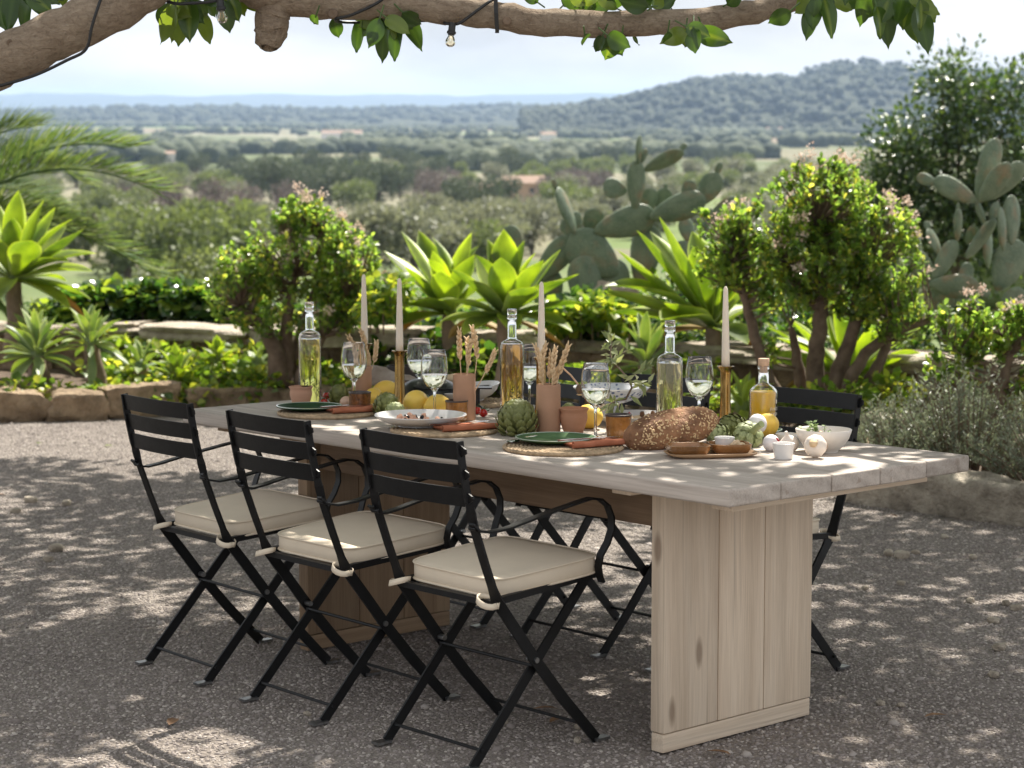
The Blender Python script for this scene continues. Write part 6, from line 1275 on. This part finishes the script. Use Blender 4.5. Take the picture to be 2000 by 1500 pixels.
blobs('valley_scrub', 'scrub and small trees on the valley floor towards the sides', pts, 2.6, 'greentree', 8, .85, 2)
# trees one can tell apart: proto crowns with copies
def tree_proto(name, mat, r, h, seed, n=900, leaf=.5, lobes=9):
    q_ = np.random.RandomState(seed); t = bpy.data.objects.new(name, None); link(t); P_, D_, N_ = [], [], []
    for k in range(lobes):
        c = np.array([q_.uniform(-.6, .6)*r, q_.uniform(-.6, .6)*r, h*q_.uniform(.24, .82)]); rr = r*q_.uniform(.38, .62); m_ = n//lobes
        d = q_.normal(size=(m_, 3)); d /= np.linalg.norm(d, axis=1, keepdims=True); p = c+d*rr*(q_.rand(m_, 1)**.25)*np.array([1, 1, .8]); P_.append(p); D_.append(d+q_.normal(size=(m_, 3))*.6); N_.append(d+q_.normal(size=(m_, 3))*.5)
    P_, D_, N_ = map(np.concatenate, (P_, D_, N_)); z = P_[:, 2]; var = np.clip(.15+.6*q_.rand(len(P_))+.0*z, 0, 1)
    L_ = leaf*q_.uniform(.6, 1.3, len(P_)); meshobj('crown', leaves_mesh('crown', P_, D_, N_, L_, L_*.6, MT[mat], 'leaf', var, .2), t)
    b = B(); b.tube([(0, 0, -.6), (.05*r, 0, h*.2), (0, .05*r, h*.5)], [.11*r, .08*r, .05*r], 8)
    for k in range(4): a = k*1.6+.3; b.tube([(0, 0, h*.25), (math.cos(a)*r*.3, math.sin(a)*r*.3, h*.45), (math.cos(a)*r*.55, math.sin(a)*r*.55, h*.65)], [.05*r, .035*r, .015*r], 6)
    b.obj('trunk', MT['trunk'], t); return t
PROT = {'olive': [tree_proto('olive_tree', 'olivetree', 2.9, 4.6, 1, 1500, .42), tree_proto('olive_tree', 'olivetree', 2.4, 4.2, 2, 1300, .42)], 'green': [tree_proto('broadleaf_tree', 'greentree', 2.7, 5.2, 3, 1300, .45), tree_proto('broadleaf_tree', 'greentree', 2.2, 3.8, 4, 1100, .42)], 'bare': [tree_proto('bare_tree', 'baretree', 2.6, 4.8, 5, 800, .4)], 'carobfar': [tree_proto('carob_tree', 'farcarob', 3.0, 4.6, 6, 1400, .45)]}
LB = {'olive': ('silvery olive tree in the blurred valley', 'olive trees in the valley'), 'green': ('green leafy tree in the blurred valley', 'green trees in the valley'), 'bare': ('greyish mauve leafless tree in the blurred valley', 'leafless trees in the valley'), 'carobfar': ('dark rounded carob tree in the blurred valley', 'carob trees in the valley')}
used = set(); rt = random.Random(44)
def plant(kind, u, v, Z, s=1.0):
    pr = rt.choice(PROT[kind]); c = far(u, v, Z); z = vz(c.x, Z)
    o = pr if id(pr) not in used else copy_tree(pr); used.add(id(pr)); tag(o, LB[kind][0], 'tree', LB[kind][1]); o.location = (c.x, Z, z); o.rotation_euler = (0, 0, rt.uniform(0, 6.28)); k = s*rt.uniform(.85, 1.15); o.scale = (k, k, k*rt.uniform(.9, 1.1))
def ybase(v):                  # distance at which the valley floor is seen at image height v
    lo, hi = 20.0, 4000.0
    for _ in range(50):
        m_ = math.sqrt(lo*hi); vv_ = 205+3900*float(np.interp(m_, DZ, DD_))/m_
        if vv_ > v: lo = m_
        else: hi = m_
    return lo
spec = [('olive', 725, 500), ('olive', 790, 495), ('olive', 850, 505), ('olive', 760, 470), ('olive', 900, 480), ('olive', 830, 460), ('olive', 960, 470), ('olive', 1040, 455), ('olive', 1000, 500), ('olive', 1090, 500), ('olive', 900, 520), ('olive', 960, 530), ('olive', 700, 540), ('olive', 640, 520), ('olive', 810, 540),
        ('carobfar', 640, 398), ('carobfar', 690, 400), ('carobfar', 735, 398), ('carobfar', 610, 392), ('carobfar', 500, 380), ('carobfar', 560, 378), ('carobfar', 935, 415), ('carobfar', 975, 408), ('carobfar', 905, 425), ('carobfar', 670, 372), ('carobfar', 730, 372), ('carobfar', 545, 395), ('carobfar', 800, 330), ('carobfar', 945, 335), ('carobfar', 990, 345), ('carobfar', 1020, 350), ('carobfar', 480, 360),
        ('bare', 380, 455), ('bare', 340, 440), ('bare', 420, 420), ('bare', 870, 390), ('bare', 840, 400), ('bare', 1115, 385), ('bare', 1170, 385), ('bare', 560, 420), ('bare', 300, 420), ('bare', 470, 430), ('bare', 920, 312), ('bare', 1080, 400),
        ('green', 40, 400), ('green', 90, 410), ('olive', 20, 370), ('olive', 110, 375), ('green', 150, 365), ('carobfar', 60, 350), ('carobfar', 200, 352), ('olive', -40, 420), ('green', 190, 400), ('olive', 250, 372), ('green', 130, 470), ('olive', 60, 450), ('green', 170, 510), ('green', 200, 440), ('green', 260, 430), ('green', 160, 420), ('green', 320, 400), ('green', 240, 390), ('green', 400, 395), ('green', 440, 372), ('green', 340, 370), ('green', 420, 520), ('green', 460, 510), ('green', 360, 520), ('green', 380, 560), ('green', 440, 560), ('green', 330, 545), ('green', 500, 480), ('green', 540, 470), ('green', 1020, 380), ('green', 1050, 360), ('green', 770, 370), ('green', 1100, 420), ('green', 1150, 430), ('green', 270, 500), ('green', 230, 540),
        ('olive', 1450, 420), ('olive', 1510, 410), ('olive', 1480, 390), ('olive', 1560, 400), ('olive', 1430, 370), ('olive', 1380, 380), ('olive', 1600, 400), ('olive', 1640, 390), ('olive', 1540, 370), ('olive', 1350, 360), ('olive', 1250, 400), ('olive', 1310, 420), ('olive', 1200, 440), ('olive', 1150, 470), ('olive', 1260, 470), ('olive', 1420, 470), ('olive', 1500, 460), ('olive', 1580, 440), ('olive', 1620, 350), ('olive', 1700, 360),
        ('green', 1400, 350), ('green', 1440, 345), ('green', 1520, 345), ('green', 1300, 340), ('green', 1180, 350), ('green', 1230, 345), ('green', 1120, 345), ('green', 1360, 400), ('green', 1480, 440), ('green', 1300, 455), ('carobfar', 1250, 320), ('carobfar', 1320, 318), ('carobfar', 1390, 322), ('carobfar', 1200, 325), ('carobfar', 880, 330), ('carobfar', 700, 350), ('carobfar', 600, 350), ('carobfar', 450, 345), ('carobfar', 380, 350), ('carobfar', 300, 350), ('carobfar', 520, 350), ('carobfar', 850, 360), ('carobfar', 780, 345)]
for kind, u, v in spec:
    Z = ybase(v); plant(kind, u+rt.uniform(-6, 6), v, Z, 1.05 if Z < 350 else 1.5)
    for _ in range(2 if Z > 150 else 1):
        if rt.random() < .75 and Z > 100: u2 = u+rt.uniform(-60, 60); Z2 = Z*rt.uniform(.9, 1.1); plant(rt.choice((kind, kind, 'olive', 'green')), u2, v, Z2, .9 if Z < 350 else 1.3)
# buildings
def house(label, u, v, Z, w, d, h, wallm, roofh, rz, wins=(), flat=False):
    c = far(u, v, Z); t = thing('farm_building', label, 'building', (c.x, Z, vz(c.x, Z)), rz, None, False)
    B().box((0, 0, h/2-1), (w, d, h+2)).obj('wall', MT[wallm], t, False)
    if flat: B().box((0, 0, h+.15), (w+.8, d+.8, .3)).obj('roof', MT['rooftile'], t, False)
    else: B().raw([(-w/2-.4, -d/2-.4, h), (w/2+.4, -d/2-.4, h), (w/2+.4, d/2+.4, h), (-w/2-.4, d/2+.4, h), (-w/2-.4, 0, h+roofh), (w/2+.4, 0, h+roofh)], [(0, 1, 5, 4), (2, 3, 4, 5), (1, 2, 5), (3, 0, 4), (3, 2, 1, 0)]).obj('roof', MT['rooftile'], t, False)
    for (x, z, ww, hh) in wins:
        o = B().box((x, -d/2-.02, z), (ww, .08, hh)).obj('window', MT['windowdark'], t, False); B().box((x, -d/2-.05, z-hh/2-.06), (ww+.2, .2, .12)).obj('sill', MT['whitewash'], o, False)
house('ochre farmhouse with a clay roof among the valley trees', 1022, 402, 395, 7.5, 6, 3.6, 'plaster', 1.4, .1, ((1.4, 2.2, .9, 1.0), (-2, 2.2, .8, .9)))
house('lower reddish wing left of the ochre farmhouse', 940, 398, 400, 7, 5, 2.8, 'plaster', 1.0, .1, ((1, 1.6, .8, .8),))
house('low shed with a pale flat roof left of the round jade bush', 447, 470, 205, 5.2, 4, 1.7, 'plaster', 0, -.1, (), True)
house('white hut left of the two in the green field', 317, 322, 800, 6, 6, 3.2, 'whitewash', 1, .2); house('white hut right of the two in the green field', 340, 321, 800, 6, 6, 3.4, 'whitewash', 1, .2)
house('white house at the foot of the hazy hill', 1512, 262, 1900, 14, 9, 5, 'whitewash', 2, .1); house('pale house at the foot of the hill right of the white one', 1660, 250, 2200, 12, 9, 5, 'whitewash', 2, -.2)
house('pale farmhouse in the middle distance by the dark trees', 1070, 275, 1500, 11, 8, 4.5, 'whitewash', 2, .3); house('long pale barn across the valley fields', 668, 268, 1700, 34, 12, 5, 'whitewash', 2.5, 0); house('orange farmhouse behind the palm fronds', 225, 288, 1150, 9, 7, 4, 'plaster', 1.5, .1)
house('pink farmhouse on the left below the dark wood', 138, 250, 2300, 16, 10, 5, 'whitewash', 2, .1); house('hillside villa on the crest of the hazy hill', 1520, 158, 2560, 14, 9, 6, 'whitewash', 2, .1)
for i in range(9):
    u = 415+i*42; house('white greenhouse shed in the long row across the valley', u, 287, 1250, 10.5, 6, 2.6, 'whitewash', .8, .02)
for o in bpy.data.objects:
    if o.get('label', '').startswith('white greenhouse'): o['group'] = 'greenhouse sheds across the valley'
# trees right behind the garden
def leafy(label, crowns, mat, n, size, base, seed, tname='carob_tree', trunk=.12):
    q_ = np.random.RandomState(seed); t = thing(tname, label, 'tree', base, 0, None, False); P_, D_, N_ = [], [], []; b = np.array(base); wts = np.array([r[0]*r[2] for c, r in crowns]); wts /= wts.sum()
    for (c, r), w_ in zip(crowns, wts):
        m_ = int(n*w_); cl = q_.normal(size=(max(4, m_//26), 3)); cl /= np.linalg.norm(cl, axis=1, keepdims=True); cl *= (q_.rand(len(cl), 1)**.4); cp2 = np.array(c)+cl*np.array(r)
        for k in range(len(cp2)):
            d = q_.normal(size=(26, 3)); p = cp2[k]+d*.13; P_.append(p); D_.append(d+q_.normal(size=d.shape)*.4); N_.append(np.array([0, 0, .8])+q_.normal(size=d.shape)*.5)
    P_, D_, N_ = map(np.concatenate, (P_, D_, N_)); L_ = size*q_.uniform(.7, 1.25, len(P_)); o = meshobj('crown', leaves_mesh('crown', P_-b, D_, N_, L_, L_*.55, MT[mat], 'leaf', None, .2), t); o['kind'] = 'stuff'
    tb_ = B(); top_ = Vector(np.mean([c for c, r in crowns], axis=0))-Vector(base); tb_.tube([(0, 0, -.5), top_*.4, top_*.8], [trunk, trunk*.8, trunk*.5], 10)
    for c, r in crowns: e = Vector(c)-Vector(base); tb_.tube([top_*.4, top_*.5+e*.25+Vector((0, 0, .1)), e], [trunk*.5, trunk*.35, trunk*.1], 7)
    tb_.obj('trunk', MT['trunk'], t)
def fb(u, v, Z): return far(u, v, Z)
Z = 26; leafy('dark glossy carob tree rising behind the right cactus', [(fb(1880, 200, Z), (.50, .6, .55)), (fb(1790, 290, Z), (.6, .6, .45)), (fb(1730, 360, Z), (.5, .5, .4)), (fb(1900, 330, Z), (.8, .7, .7)), (fb(1980, 190, Z), (.4, .5, .35)), (fb(1840, 150, Z), (.22, .3, .25)), (fb(1800, 420, Z), (.8, .7, .6)), (fb(1990, 380, Z), (.6, .6, .9)), (fb(1900, 480, Z), (.9, .7, .6)), (fb(1690, 440, Z), (.5, .5, .5))], 'carob', 17000, .095, Vector((fb(1880, 700, Z).x, Z, vz(5, Z))), 3)
Z = 34; leafy('olive tree half hidden behind the right jade bush', [(fb(1650, 470, Z), (.8, .8, .7)), (fb(1730, 520, Z), (.9, .8, .7)), (fb(1560, 520, Z), (.7, .7, .6)), (fb(1680, 600, Z), (1.2, .8, .7))], 'olivetree', 3500, .11, Vector((fb(1660, 700, Z).x, Z, vz(5, Z))), 4, 'olive_tree')
Z = 45; leafy('bright green bush just below the terrace on the left', [(fb(390, 540, Z), (.9, .8, .5)), (fb(330, 560, Z), (.7, .7, .45)), (fb(470, 560, Z), (.8, .8, .5))], 'greentree', 2600, .14, Vector((fb(390, 640, Z).x, Z, vz(-7, Z))), 5, 'green_bush', .08)
# ------------------------------------------------------------------ air
hb = B().box((0, 6100, (CAM_H-46+CAM_H+82)/2), (17000, 12700, 128)).obj('haze', None, None, False); hb['kind'] = 'stuff'; tag(hb, 'pale haze hanging over the valley', 'haze')
hm = bpy.data.materials.new('haze'); hm.use_nodes = True; hn, hl = hm.node_tree.nodes, hm.node_tree.links; hn.clear()
pv = hn.new('ShaderNodeVolumePrincipled'); pv.inputs['Color'].default_value = (.52, .71, 1, 1); pv.inputs['Density'].default_value = 1.02e-4; pv.inputs['Anisotropy'].default_value = .2
ho = hn.new('ShaderNodeOutputMaterial'); hl.new(pv.outputs[0], ho.inputs['Volume']); hb.data.materials.append(hm)
# ------------------------------------------------------------------ lay the terrace on its slope
cpt = Matrix.Translation((0, 0, CAM_H)); TILT = cpt @ Matrix.Rotation(-SLOPE, 4, 'X') @ cpt.inverted()
for o in TERRACE: o.matrix_basis = TILT @ o.matrix_basis
